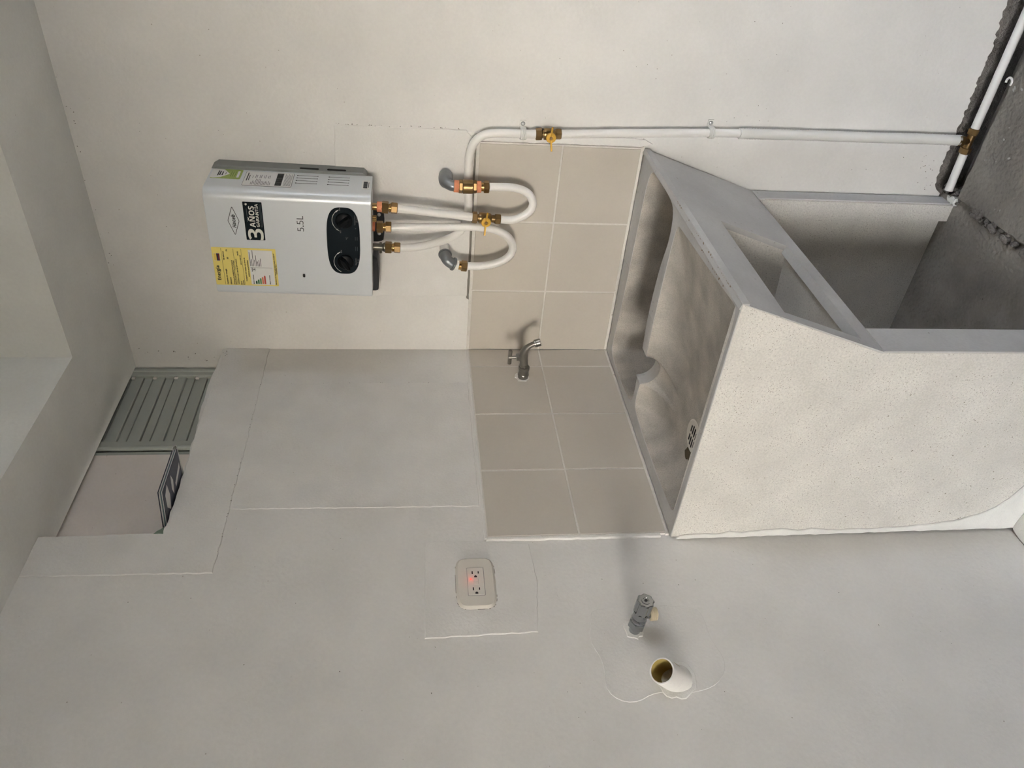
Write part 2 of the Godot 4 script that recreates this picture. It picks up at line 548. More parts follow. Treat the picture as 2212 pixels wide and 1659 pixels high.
	patch(wr, fr, V2([0.16, 0.4055, 0.165, 0.4125, 0.45, 0.412, 0.60, 0.4095, 0.60, 0.4055]), 0.0019, M.dirt, "joint_gap", 0.015, 0.0008)
	# floor slab with the pipe trench beside the right wall
	b = MB.new()
	b.box(P(-6.0, -1.0, -0.1), P(-0.06, -0.83, 2.6))
	b.box(P(-0.06, -1.0, -0.1), P(0.02, -0.875, 2.6))
	b.box(P(-0.06, -0.9, -0.1), P(0.02, -0.83, 0.508))
	var fl := struct("floor", b, M.floor)
	var flat := Transform3D(Basis(Vector3.RIGHT, Vector3.BACK, Vector3.UP), Vector3(0, Y0, 0))
	b = MB.new()
	b.prism(rough_edge(V2([-0.064, 0.523, -0.062, 2.6, -6.0, 2.6, -6.0, -0.01, -0.705, -0.01, -0.70, 0.53, -0.33, 0.531, -0.2, 0.526]), 0.02, 0.0025), -0.83, -0.818, flat, 0.003)
	obj("screed", b, M.floor, fl)
	# broken mortar at the trench's end and along the screed's edge
	b = MB.new()
	for i in 46:
		var c := P(rng.randf_range(-0.075, 0.0), -0.83 + rng.randf_range(-0.03, 0.006), rng.randf_range(0.495, 0.535))
		if i > 20: c = P(rng.randf_range(-0.40, -0.06), -0.824, 0.522 + rng.randf_range(-0.012, 0.006))
		var s := rng.randf_range(0.004, 0.013)
		b.box(Vector3(-s, -s * 0.6, -s * 0.8), Vector3(s, s * 0.6, s * 0.8), s * 0.4, Transform3D(Basis.from_euler(Vector3(rng.randf() * 3.0, rng.randf() * 3.0, rng.randf() * 3.0)), c))
	var ru := obj("mortar_rubble", b, M.rubble, fl)
	ru.set_meta("kind", "stuff")
	b = MB.new()
	b.prism(rough_edge(V2([-0.03, 0.497, -0.018, 0.512, -0.055, 0.518, -0.06, 0.50]), 0.006, 0.003), -0.84, -0.822, flat, 0.003)
	obj("plaster_lump", b, M.white_paint, fl)
	patch(fl, Transform3D(Basis(Vector3.RIGHT, Vector3.BACK, Vector3.UP), P(0, -0.818, 0)), V2([-0.705, 0.0, -0.705, 0.2, -0.80, 0.13, -0.90, 0.11, -1.02, 0.02, -1.0, -0.004]), 0.001, M.white_paint, "paint_smear", 0.014, 0.008)
	# wear on the paint
	var wear := face_back(-0.0058)
	pits(wb, wear, scatter(26, -1.25, -0.6, -0.75, 0.9, 0.0, 0.0006, 0.0015, false) + scatter(16, -0.146, 0.41, -0.149, 0.93, 0.002, 0.0007, 0.0013) + scatter(14, -0.935, 0.118, -0.905, 0.123, 0.008, 0.001, 0.0028) + scatter(18, -1.062, 0.075, -1.00, 0.050, 0.009, 0.001, 0.0028) + scatter(12, -0.74, 0.475, -0.80, 0.478, 0.003, 0.0007, 0.0016), M.dirt)
	pits(wb, face_back(-0.0031), scatter(26, -0.11, 0.9445, -0.73, 0.9465, 0.0012, 0.0006, 0.0014) + scatter(8, -0.01, 1.06, -0.03, 1.05, 0.006, 0.0008, 0.002), M.dirt)
	pits(wr, face_right(0.0058), scatter(30, 0.623, 0.74, 0.624, 0.44, 0.002, 0.0007, 0.0019) + scatter(14, 0.65, 1.295, 0.20, 1.295, 0.008, 0.0008, 0.002) + scatter(34, 0.52, -0.76, 1.0, 0.25, 0.0, 0.0006, 0.0016, false) + scatter(18, 0.52, -0.775, 0.60, -0.74, 0.018, 0.0008, 0.0020) + scatter(9, 0.603, 0.0, 0.618, 0.006, 0.003, 0.001, 0.0025) + scatter(14, 0.25, 0.55, 0.62, 1.2, 0.0, 0.0006, 0.0014, false) + scatter(16, -0.05, 1.07, -0.005, 1.30, 0.012, 0.001, 0.003), M.dirt)
	pits(fl, Transform3D(Basis(Vector3.RIGHT, Vector3.BACK, Vector3.UP), P(0, -0.818, 0)), scatter(70, -0.6, 0.55, -0.07, 1.1, 0.0, 0.0015, 0.006, false), M.dust, "mortar_fleck")
	# concrete beams along both walls, their undersides level with the opening's head
	b = MB.new()
	b.prism(V2([-6.0, -0.066, 0.006, -0.066, 0.006, 2.6, -0.296, 2.6, -0.296, 0.185, -6.0, 0.185]), 1.305, 1.63, flat)
	struct("trim_1", b, M.ceiling)
	b = MB.new()
	b.box(P(-6.15, 1.62, -0.3), P(0.16, 1.78, 2.75))
	struct("ceiling", b, M.ceiling)
	# walls behind the camera, with the two windows the daylight comes through
	b = MB.new()
	var wz := [0.55, 1.75]
	var wy := [0.28, 1.32]
	b.box(P(-6.15, -1.0, -0.3), P(-6.0, 1.62, wz[0]))
	b.box(P(-6.15, -1.0, wz[1]), P(-6.0, 1.62, 2.75))
	b.box(P(-6.15, -1.0, wz[0]), P(-6.0, wy[0], wz[1]))
	b.box(P(-6.15, wy[1], wz[0]), P(-6.0, 1.62, wz[1]))
	struct("wall_left", b, M.bare_wall)
	b = MB.new()
	for q in [[wz[0], wz[0] + 0.03, wy[0], wy[1]], [wz[1] - 0.03, wz[1], wy[0], wy[1]], [wz[0], wz[1], wy[0], wy[0] + 0.03], [wz[0], wz[1], wy[1] - 0.03, wy[1]]]:
		b.box(P(-6.11, q[2], q[0]), P(-6.07, q[3], q[1]), 0.004)
	var w1 := struct("window_1", b, M.shutter)
	w1.name = "window_1"
	var dx := [-0.62, -0.34]
	var dy := [0.52, 1.22]
	b = MB.new()
	b.box(P(-6.0, -1.0, 2.6), P(dx[0], 1.62, 2.75))
	b.box(P(dx[1], -1.0, 2.6), P(0.16, 1.62, 2.75))
	b.box(P(dx[0], dy[1], 2.6), P(dx[1], 1.62, 2.75))
	b.box(P(dx[0], -1.0, 2.6), P(dx[1], dy[0], 2.75))
	struct("wall_front", b, M.bare_wall)
	b = MB.new()
	for q in [[dx[0], dx[0] + 0.03, dy[0], dy[1]], [dx[1] - 0.03, dx[1], dy[0], dy[1]], [dx[0], dx[1], dy[0], dy[0] + 0.03], [dx[0], dx[1], dy[1] - 0.03, dy[1]]]:
		b.box(P(q[0], q[2], 2.65), P(q[1], q[3], 2.69), 0.004)
	struct("window_2", b, M.shutter)
	# the patio outside the second window
	b = MB.new()
	b.box(P(-6.4, -0.95, 2.75), P(1.5, -0.83, 4.4))
	struct("floor_patio", b, M.floor)
	b = MB.new()
	b.box(P(-6.4, -0.9, 4.3), P(1.5, 1.5, 4.45))
	struct("wall_patio", b, M.wall)

# ---------- the sink ----------
func densify(a: PackedVector2Array, step: float) -> PackedVector2Array:
	var o := PackedVector2Array()
	for i in a.size():
		var p := a[i]
		var q := a[(i + 1) % a.size()]
		var k := maxi(1, int(ceil(p.distance_to(q) / step)))
		for j in k: o.append(p.lerp(q, float(j) / k))
	return o
func rounded(a: PackedVector2Array, times := 2) -> PackedVector2Array:      # corner cutting
	for t in times:
		var o := PackedVector2Array()
		for i in a.size():
			var p := a[i]
			var q := a[(i + 1) % a.size()]
			o.append(p.lerp(q, 0.25)); o.append(p.lerp(q, 0.75))
		a = o
	return a
const NZ := 0.165
const NR := 0.041
func notch(p: Vector2) -> float:
	var d := absf(p.y - NZ)
	return -sqrt(NR * NR - d * d) if d < NR and p.x > -0.37 and p.x < -0.25 else 0.0
func loft(b: MB, rings: Array, toward: Vector3) -> void:
	var m: int = rings[0].size()
	var k := rings.size()
	var nr := []
	for i in k:
		var row := PackedVector3Array()
		for j in m:
			var du: Vector3 = rings[i][(j + 1) % m] - rings[i][(j + m - 1) % m]
			var dv: Vector3 = rings[mini(i + 1, k - 1)][j] - rings[maxi(i - 1, 0)][j]
			var nn := du.cross(dv).normalized()
			if nn.dot(toward - rings[i][j]) < 0.0: nn = -nn
			row.append(nn)
		nr.append(row)
	for i in k - 1:
		for j in m:
			var j2 := (j + 1) % m
			b.quadn(rings[i][j], rings[i][j2], rings[i + 1][j2], rings[i + 1][j], nr[i][j], nr[i][j2], nr[i + 1][j2], nr[i + 1][j])
	var c := Vector3.ZERO
	for q in rings[k - 1]: c += q
	c /= m
	for j in m: b.tri(c, rings[k - 1][j], rings[k - 1][(j + 1) % m], Vector3.UP, nr[k - 1][j], nr[k - 1][(j + 1) % m])

func sink() -> void:
	var s := thing("wash_sink", "cast concrete wash sink on a hollow pedestal, standing in the tiled corner", "sink", P(-0.35, -0.82, 0.3))
	var tr := densify(rounded(V2([-0.072, 0.578, -0.066, 0.435, -0.059, 0.2, -0.043, 0.055, -0.05, 0.022, -0.16, 0.020, -0.262, 0.026, -0.292, 0.05, -0.287, 0.123, -0.281, 0.207, -0.267, 0.29, -0.275, 0.43, -0.297, 0.51, -0.283, 0.572, -0.235, 0.581, -0.15, 0.579])), 0.006)
	var ba := densify(rounded(V2([-0.322, 0.556, -0.318, 0.49, -0.312, 0.297, -0.317, 0.207, -0.318, 0.123, -0.311, 0.07, -0.325, 0.042, -0.476, 0.038, -0.640, 0.044, -0.677, 0.052, -0.681, 0.09, -0.683, 0.3, -0.686, 0.48, -0.688, 0.576, -0.660, 0.577, -0.575, 0.570, -0.428, 0.562, -0.35, 0.558])), 0.006)
	# rim
	var b := MB.new()
	var flat := Transform3D(Basis(Vector3.RIGHT, Vector3.BACK, Vector3.UP), Vector3(0, Y0, 0))
	for half in [V2([-0.6995, 0.0005, -0.0005, 0.0005, -0.0005, 0.30, -0.6995, 0.30]), V2([-0.6995, 0.30, -0.0005, 0.30, -0.0005, 0.5965, -0.6995, 0.5965])]:
		var todo := [half]
		for cut in [tr, ba, V2([-0.335, NZ - NR, -0.265, NZ - NR, -0.265, NZ + NR, -0.335, NZ + NR])]:
			var next := []
			for q in todo: next.append_array(Geometry2D.clip_polygons(q, cut))
			todo = next
		for q in todo:
			if not Geometry2D.is_polygon_clockwise(q) or true: b.prism(q, -0.014, 0.0, flat, 0.0012)
	obj("rim", b, M.cement, s)
	# water trough along the right wall
	b = MB.new()
	var rings := []
	for i in 19:
		var t := i / 18.0
		var g := pow(sin(t * PI / 2.0), 0.8)
		var h := pow(1.0 - cos(t * PI / 2.0), 1.15)
		var ring := PackedVector3Array()
		for p in tr:
			var wf := smoothstep(0.42, 0.57, p.y)
			var q := Vector2(remap(p.x, -0.297, -0.043, -0.235, -0.125), remap(p.y, 0.02, 0.581, 0.08, 0.455))
			var w := p.lerp(q, lerpf(h, t, wf))
			ring.append(P(w.x, lerpf(notch(p) - 0.001, -0.24, lerpf(g, t, wf)), w.y))
		rings.append(ring)
	loft(b, rings, P(-0.17, 0.0, 0.3))
	obj("trough", b, M.basin, s)
	# scrubbing basin
	b = MB.new()
	rings = []
	for i in 15:
		var t := i / 14.0
		var ring := PackedVector3Array()
		for p in ba:
			var wf := smoothstep(0.34, 0.57, p.y)
			var g := lerpf(sin(t * PI / 2.0), pow(t, 0.85), wf)
			var h := lerpf(1.0 - cos(t * PI / 2.0), t, wf)
			var q := Vector2(remap(p.x, -0.688, -0.311, -0.665, -0.49), remap(p.y, 0.038, 0.577, 0.10, 0.25))
			var w := p.lerp(q, h)
			var top := notch(p)
			ring.append(P(w.x, lerpf(top - 0.001, remap(p.y, 0.04, 0.577, -0.063, -0.060), g), w.y))
		rings.append(ring)
	loft(b, rings, P(-0.5, 0.1, 0.3))
	obj("basin", b, M.basin, s)
	# the spillway through the divider
	b = MB.new()
	for i in 16:
		var a0 := PI * i / 16.0
		var a1 := PI * (i + 1) / 16.0
		var p0 := Vector2(NZ - NR * cos(a0), -NR * sin(a0))
		var p1 := Vector2(NZ - NR * cos(a1), -NR * sin(a1))
		var n0 := Vector3(0, sin(a0), cos(a0))
		var n1 := Vector3(0, sin(a1), cos(a1))
		b.quadn(P(-0.279, p0.y, p0.x), P(-0.279, p1.y, p1.x), P(-0.319, p1.y, p1.x), P(-0.319, p0.y, p0.x), n0, n1, n1, n0)
	obj("spillway", b, M.cement, s)
	# drain
	b = MB.new()
	b.lathe(PackedVector2Array([Vector2(0.040, -0.006), Vector2(0.040, 0.0), Vector2(0.037, 0.0022), Vector2(0.0, 0.0026)]), Transform3D(Basis.IDENTITY, P(-0.548, -0.0615, 0.155)), 36)
	var dr := obj("drain_grate", b, M.plate, s)
	for i in 4:
		for k in 2:
			b = MB.new()
			var x := -0.548 - 0.0150 + 0.0100 * i
			var l := 0.023 if i in [1, 2] else 0.017
			b.box(P(x - 0.0023, -0.0605, 0.155 + (0.0035 if k else -0.0035 - l)), P(x + 0.0023, -0.0586, 0.155 + (0.0035 + l if k else -0.0035)))
			obj("slot", b, M.hole, dr)
	b = MB.new()
	b.prism(rough_edge(V2([-0.580, 0.112, -0.565, 0.092, -0.54, 0.086, -0.528, 0.098, -0.535, 0.112, -0.560, 0.118]), 0.006, 0.004), -0.066, -0.0590, flat, 0.002)
	obj("silt", b, M.soil, s)
	pits(s, Transform3D(flat.basis, P(0, 0, 0)), scatter(90, -0.28, 0.5915, -0.66, 0.589, 0.004, 0.0010, 0.0042) + scatter(20, -0.40, 0.580, -0.62, 0.583, 0.004, 0.001, 0.003), M.stain, "rim_stain")
	# side panels
	var side := Transform3D(Basis(Vector3.BACK, Vector3.UP, Vector3.LEFT), Vector3(0, Y0, 0))
	b = MB.new()
	b.prism(V2([0.0, -0.0006, 0.5965, -0.0006, 0.4955, -0.295, 0.4955, -0.83, 0.0, -0.83]), 0.676, 0.70, side, 0.0015)
	b.box(P(-0.678, -0.83, 0.0), P(-0.625, -0.305, 0.4955))
	var sp := obj("side_panel", b, M.stone, s)
	b = MB.new()
	b.prism(rough_edge(V2([-0.004, -0.01, 0.006, -0.02, 0.009, -0.06, 0.007, -0.10, 0.016, -0.13, 0.010, -0.16, 0.017, -0.21, 0.019, -0.25, 0.012, -0.29, 0.018, -0.32, 0.012, -0.36, 0.011, -0.42, 0.011, -0.48, 0.017, -0.56, 0.024, -0.62, 0.034, -0.67, 0.050, -0.71, 0.073, -0.741, 0.10, -0.760, 0.14, -0.775, 0.21, -0.784, 0.30, -0.79, 0.49, -0.795, 0.49, -0.822, 0.0, -0.825]), 0.014, 0.0016), 0.699, 0.7035, side, 0.0015)
	obj("paint_edge", b, M.white_paint, sp)
	pits(sp, Transform3D(side.basis, Vector3(-0.7002, Y0, 0)), scatter(90, 0.02, -0.75, 0.47, -0.32, 0.0, 0.0006, 0.0021, false) + scatter(110, 0.03, -0.30, 0.48, -0.02, 0.0, 0.0005, 0.0014, false), M.speck, "stone_pit")
	b = MB.new()
	b.prism(V2([0.0, -0.83, 0.4955, -0.83, 0.4955, -0.30, 0.0, -0.30]), 0.0005, 0.022, side)
	b.box(P(-0.05, -0.83, 0.452), P(0.0, -0.30, 0.4955), 0.0)
	b.prism(V2([0.0, -0.30, 0.4955, -0.30, 0.4955, -0.295, 0.5945, -0.0006, 0.0, -0.0006]), 0.0, 0.03, side)
	obj("side_panel", b, M.stone, s)
	# front apron: the sloping face with the soap niche, and the pedestal's front edges
	b = MB.new()
	var d := Vector3(0, 0.295, 0.0985).normalized()
	var slope := Transform3D(Basis(Vector3.RIGHT, d, Vector3.RIGHT.cross(d)), P(0, 0, 0.597))
	b.box(Vector3(-0.6995, -0.100, -0.012), Vector3(0, -0.001, 0), 0.0, slope)
	b.box(Vector3(-0.318, -0.276, -0.012), Vector3(0, -0.100, 0), 0.0, slope)
	b.box(Vector3(-0.6995, -0.276, -0.012), Vector3(-0.675, -0.100, 0), 0.0, slope)
	b.box(Vector3(-0.6995, -0.318, -0.02), Vector3(0, -0.276, 0), 0.0, slope)
	b.box(P(-0.6995, -0.825, 0.4950), P(-0.625, -0.30, 0.4985))
	b.box(P(-0.042, -0.825, 0.4950), P(0.0, -0.30, 0.4985))
	obj("front_apron", b, M.cement, s)
	b = MB.new()
	var n := [P(-0.6765, -0.0925, 0.556), P(-0.3165, -0.0925, 0.556), P(-0.3165, -0.2645, 0.500), P(-0.6765, -0.2645, 0.500)]
	var f := [P(-0.6765, -0.12, 0.34), P(-0.3165, -0.12, 0.34), P(-0.3165, -0.278, 0.34), P(-0.6765, -0.278, 0.34)]
	b.quad(n[0], n[1], f[1], f[0], Vector3.DOWN)
	b.quad(n[1], n[2], f[2], f[1], Vector3.LEFT)
	b.quad(n[2], n[3], f[3], f[2], Vector3.UP)
	b.quad(n[3], n[0], f[0], f[3], Vector3.RIGHT)
	b.quad(f[0], f[1], f[2], f[3], Vector3.BACK)
	obj("soap_niche", b, M.stone, s)
	b = MB.new()
	b.box(P(-0.678, -0.83, 0.0), P(-0.02, -0.30, 0.02))
	b.box(P(-0.678, -0.30, 0.0), P(-0.02, -0.285, 0.485))
	obj("pedestal_back", b, M.stone, s)
	# a bit of dead leaf on the scrubbing slope
	b = MB.new()
	b.prism(V2([-0.008, -0.001, 0.0, -0.0022, 0.009, 0.0, 0.002, 0.0022, -0.006, 0.0016]), 0.0, 0.0008, Transform3D(Basis.from_euler(Vector3(-1.45, 0.2, 0.0)), P(-0.47, -0.036, 0.49)))
	tag(obj("leaf_fragment", b, M.leaf), "tiny brown leaf scrap lying on the basin's sloping concrete", "leaf")

# ---------- small metal parts ----------
func hexnut(b: MB, a: Vector3, c: Vector3, r: float, spin := 0.0, ch := 0.0015, sides := 6) -> void:
	var l := a.distance_to(c)
	b.lathe(PackedVector2Array([Vector2(0.0, 0.0), Vector2(r - ch, 0.0), Vector2(r, ch), Vector2(r, l - ch), Vector2(r - ch, l), Vector2(0.0, l)]), along(a, c - a, spin), sides, true)
func collar(b: MB, a: Vector3, c: Vector3, r: float, smooth := false) -> void:
	var l := a.distance_to(c)
	b.lathe(PackedVector2Array([Vector2(0.0, 0.0), Vector2(r * 0.93, 0.0), Vector2(r, r * 0.07), Vector2(r, l - r * 0.07), Vector2(r * 0.93, l), Vector2(0.0, l)]), along(a, c - a), 24, false, smooth)
func nut(parent: Node3D, called: String, a: Vector3, c: Vector3, r: float, m: Material, spin := 0.2) -> MeshInstance3D:
	var b := MB.new()
	hexnut(b, a, c, r, spin)
	return obj(called, b, m, parent)
func ring(parent: Node3D, called: String, a: Vector3, c: Vector3, r: float, m: Material) -> MeshInstance3D:
	var b := MB.new()
	collar(b, a, c, r)
	return obj(called, b, m, parent)
# compression coupling from a to c: hexagon, beaded neck, nut
func coupling(parent: Node3D, a: Vector3, c: Vector3, k := 0.0135) -> void:
	nut(parent, "hex_coupling", a, a.lerp(c, 0.44), k + 0.0008, M.brass, 0.25)
	var b := MB.new()
	collar(b, a.lerp(c, 0.44), a.lerp(c, 0.60), k * 0.68)
	b.lathe(PackedVector2Array([Vector2(k * 0.6, -0.0016), Vector2(k * 0.84, -0.0008), Vector2(k * 0.84, 0.0008), Vector2(k * 0.6, 0.0016)]), along(a.lerp(c, 0.52), c - a), 24, false, true)
	obj("coupling_neck", b, M.bright_brass, parent)
	nut(parent, "compression_nut", a.lerp(c, 0.58), c, k, M.brass, 0.7)
func hose(parent: Node3D, pts: Array, r: float, called := "tube") -> MeshInstance3D:
	var b := MB.new()
	b.tube(spline(pts, 6), r, 20)
	return obj(called, b, M.pipe, parent)
# a ball valve along a..d (four stations) with a butterfly handle
func ball_valve(label: String, a: Vector3, b1: Vector3, c1: Vector3, d: Vector3, hub: Vector3, wing1: Vector3, wing2: Vector3) -> void:
	var t := thing("ball_valve", label, "valve", a.lerp(d, 0.5), "brass ball valves with yellow handles")
	nut(t, "compression_nut", a, b1, 0.0138, M.brass, 0.4)
	nut(t, "compression_nut", c1.lerp(d, 0.15), d, 0.0132, M.brass, 0.9)
	var b := MB.new()
	var l := b1.distance_to(c1)
	b.lathe(PackedVector2Array([Vector2(0.0, -0.001), Vector2(0.0092, -0.001), Vector2(0.0092, 0.003), Vector2(0.0128, 0.004), Vector2(0.0134, 0.008), Vector2(0.0134, l * 0.72), Vector2(0.0118, l * 0.8), Vector2(0.009, l * 0.85), Vector2(0.009, l + 0.004)]), along(b1, c1 - b1), 24, false)
	b.lathe(PackedVector2Array([Vector2(0.0112, 0.002), Vector2(0.0118, 0.003), Vector2(0.0112, 0.004)]), along(c1, c1 - b1), 24, false)
	b.tube(PackedVector3Array([hub + Vector3(0.024, 0, 0), hub + Vector3(0.002, 0, 0)]), 0.0062, 16)
	obj("valve_body", b, M.brass, t)
	b = MB.new()
	b.lathe(PackedVector2Array([Vector2(0.0, -0.003), Vector2(0.0116, -0.003), Vector2(0.0118, 0.0), Vector2(0.0108, 0.0015), Vector2(0.0052, 0.0022), Vector2(0.0046, 0.0005), Vector2(0.0, 0.0005)]), along(hub, Vector3.LEFT), 28, false)
	for w in [wing1, wing2]:
		var out: Vector3 = (w - hub)
		out.x = 0.0
		var dir: Vector3 = out.normalized()
		var root: Vector3 = hub + dir * 0.0085 + Vector3(-0.001, 0, 0)
		var ln: float = out.length() - 0.0085
		var f := Transform3D(Basis(dir, Vector3.LEFT, dir.cross(Vector3.LEFT)), root)
		b.prism(V2([-0.004, -0.003, ln * 0.3, -0.0035, ln * 0.92, 0.002, ln, 0.0045, ln * 0.93, 0.0075, ln * 0.4, 0.0035, -0.004, 0.001]), -0.0019, 0.0019, f, 0.0006)
	obj("butterfly_handle", b, M.gold, t)
	b = MB.new()
	hexnut(b, hub + Vector3(-0.0004, 0, 0), hub + Vector3(-0.0034, 0, 0), 0.0038, 0.3, 0.0006)
	obj("screw", b, M.brass, t)

# ---------- the water heater ----------
func bar(b: MB, y: float, z0: float, z1: float, th: float, x: float) -> void:      # a line of unreadable small print on the front
	b.box(P(x, y - th / 2.0, z0), P(x + 0.0004, y + th / 2.0, z1))
func heater() -> void:
	var t := thing("water_heater", "silver grey gas water heater with yellow energy label, hung on the right wall", "heater", P(-0.07, 0.65, 0.385))
	var X := -0.1410
	var R := Vector3.BACK
	var U := Vector3.UP
	# shell: one folded sheet, its section drawn in x, z
	var sec := PackedVector2Array()
	sec.append_array(V2([-0.028, 0.2535, -0.118, 0.2515]))
	for k in 9: sec.append(Vector2(-0.129 - 0.012 * sin(PI / 2.0 * k / 8.0), 0.2645 - 0.012 * cos(PI / 2.0 * k / 8.0)))
	for k in 11: sec.append(Vector2(-0.119 - 0.022 * cos(PI / 2.0 * k / 10.0), 0.494 + 0.0215 * sin(PI / 2.0 * k / 10.0)))
	sec.append(Vector2(-0.028, 0.5155))
	var flat := Transform3D(Basis(Vector3.RIGHT, Vector3.BACK, Vector3.UP), Vector3(0, Y0, 0))
	var b := MB.new()
	b.prism(sec, 0.6505, 1.0105, flat, 0.0008, true)
	var shell := obj("shell", b, M.shell, t)
	b = MB.new()
	b.prism(V2([0.266, 0.664, 0.514, 0.664, 0.522, 0.672, 0.523, 1.000, 0.516, 1.011, 0.264, 1.011]), -0.0055, 0.029, face_right(0.0), 0.002)
	var back := obj("rear_housing", b, M.housing, t)
	b = MB.new()
	for y in [0.752, 0.690]:
		b.prism(round_rect(-0.020, y + 0.040, 0.0032, 0.0215, 0.003, 3), -0.001, 0.0004, Transform3D(Basis(Vector3.RIGHT, Vector3.UP, Vector3.BACK), P(0, 0.003, 0.523) ))
	obj("slot", b, M.hole, back)
	# vents on the right side
	for g in [0.796, 0.7255]:
		for k in 4:
			b = MB.new()
			var x := -0.0455 - 0.0138 * k
			b.box(P(x - 0.0006, g - 0.021, 0.5150), P(x + 0.0006, g + 0.021, 0.5158))
			b.lathe(PackedVector2Array([Vector2(0.0016, -0.001), Vector2(0.0016, 0.0005), Vector2(0.0, 0.0005)]), along(P(x, g + 0.0225, 0.5155), Vector3.BACK), 10)
			b.lathe(PackedVector2Array([Vector2(0.0012, -0.001), Vector2(0.0012, 0.0005), Vector2(0.0, 0.0005)]), along(P(x, g - 0.0225, 0.5155), Vector3.BACK), 10)
			obj("vent_slot", b, M.ink, shell)
	b = MB.new()
	b.prism(round_rect(0.309, 0.808, 0.0046, 0.0028, 0.0026), -0.001, 0.0005, face_right(X))
	obj("sight_hole", b, M.hole, shell)
	# control panel
	b = MB.new()
	var cp := super_ellipse(0.4025, 0.7135, 0.0845, 0.0372, 3.1)
	b.prism(cp, -0.001, 0.0026, face_right(X), 0.0016, true)
	var panel := obj("control_panel", b, M.black, t)
	var k := 0
	for z in [0.456, 0.3505]:
		b = MB.new()
		var c := P(X - 0.0022, 0.7105, z)
		b.lathe(PackedVector2Array([Vector2(0.0, 0.0), Vector2(0.0195, 0.0), Vector2(0.0190, 0.0030), Vector2(0.0165, 0.0055), Vector2(0.0, 0.0065)]), along(c, Vector3.LEFT), 32, false, true)
		b.prism(V2([-0.0175, -0.0035, -0.008, -0.0062, 0.008, -0.0062, 0.018, -0.002, 0.018, 0.002, 0.008, 0.0062, -0.008, 0.0062, -0.0175, 0.0035]), 0.004, 0.017, Transform3D(Basis(Vector3.BACK, Vector3.UP, Vector3.LEFT), c) * Transform3D(Basis(Vector3.BACK, 2.35 if k == 0 else 0.55), Vector3.ZERO), 0.003)
		obj("knob", b, M.knob, panel)
		b = MB.new()
		var arc := PackedVector3Array()
		for i in 25:
			var a := deg_to_rad(lerpf(28.0, 152.0, i / 24.0))
			arc.append(P(X - 0.0027, 0.7075 + 0.0295 * sin(a), z + 0.0295 * cos(a)))
		b.tube(arc, 0.00065, 8)
		b.tube(PackedVector3Array([arc[3], arc[0]]), PackedFloat32Array([0.0018, 0.0003]), 8)
		if k == 0: b.tube(PackedVector3Array([arc[21], arc[24]]), PackedFloat32Array([0.0016, 0.0003]), 8)
		obj("dial_mark", b, M.pale_ink, panel)
		text("panel_text", "MAX", 0.0026, P(X - 0.003, 0.7190, z + 0.0275), R, U, M.grey_ink, panel)
		if k == 0: text("panel_text", "MIN", 0.0026, P(X - 0.003, 0.7190, z - 0.0275), R, U, M.grey_ink, panel)
		text("panel_text", ["Temperatura", "Regulador"][k], 0.0030, P(X - 0.003, 0.6865, z + 0.002), R, U, M.grey_ink, panel)
		text("panel_text", ["de agua", "de gas"][k], 0.0028, P(X - 0.003, 0.6817, z + 0.004), R, U, M.grey_ink, panel)
		k += 1
	text("panel_text", "°C", 0.0048, P(X - 0.003, 0.705, 0.4125), R, U, M.grey_ink, panel)
	b = MB.new()
	for q in [[0.412, 0.0075], [0.386, 0.009]]:
		for j in 2: bar(b, 0.6865 - 0.0042 * j, q[0] - q[1] * 0.6, q[0] + q[1] * 0.6, 0.0011, X - 0.0028)
	b.lathe(PackedVector2Array([Vector2(0.0, 0.0), Vector2(0.0016, 0.0), Vector2(0.0, 0.0003)]), along(P(X - 0.0026, 0.6852, 0.4375), Vector3.LEFT), 10)
	obj("panel_print", b, M.dim_ink, panel)
	# brand diamond
	b = MB.new()
	var di := rounded(densify(V2([0.4775, 0.952, 0.443, 0.9640, 0.4085, 0.952, 0.443, 0.9400]), 0.006), 2)
	for i in di.size():
		var p := di[i]
		var q := di[(i + 1) % di.size()]
		var w := (q - p).orthogonal().normalized() * 0.00060
		b.quad(P(X - 0.0003, p.y, p.x) + Vector3(0, w.y, w.x), P(X - 0.0003, q.y, q.x) + Vector3(0, w.y, w.x), P(X - 0.0003, q.y, q.x) - Vector3(0, w.y, w.x), P(X - 0.0003, p.y, p.x) - Vector3(0, w.y, w.x), Vector3.LEFT)
	var logo := obj("diamond_logo", b, M.ink, t)
	text("logo_text", "Haceb", 0.0080, P(X - 0.0003, 0.9515, 0.4425), R, U, M.ink, logo, true, false, 0.98, "Droid Sans", 0.16)
	# warranty sticker
	b = MB.new()
	b.prism(round_rect(0.444, 0.9080, 0.0465, 0.0205, 0.0016), -0.0006, 0.0004, face_right(X))
	var wt := obj("warranty_sticker", b, M.black, t)
	text("sticker_text", "3", 0.0335, P(X - 0.0006, 0.9065, 0.4125), R, U, M.pale_ink, wt, true, false, 1.22)
	text("sticker_text", "AÑOS", 0.0118, P(X - 0.0006, 0.9110, 0.4555), R, U, M.pale_ink, wt, true, false, 1.18)
	text("sticker_text", "GARANTÍA", 0.0066, P(X - 0.0006, 0.8995, 0.4580), R, U, M.pale_ink, wt, true, false, 1.22)
	text("sticker_text", "*", 0.0085, P(X - 0.0006, 0.9195, 0.4845), R, U, M.pale_ink, wt, true)
	b = MB.new()
	bar(b, 0.9215, 0.442, 0.474, 0.0013, X - 0.0006)
	bar(b, 0.8930, 0.430, 0.486, 0.0010, X - 0.0006)
	bar(b, 0.8905, 0.430, 0.486, 0.0010, X - 0.0006)
	obj("small_print", b, M.dim_ink, wt)
	text("capacity_text", "5.5L", 0.0138, P(X - 0.0003, 0.807, 0.4425), R, U, M.ink, t, false, false, 1.10)
	# yellow energy label
	var y1 := 1.0095
	var H := 0.1415
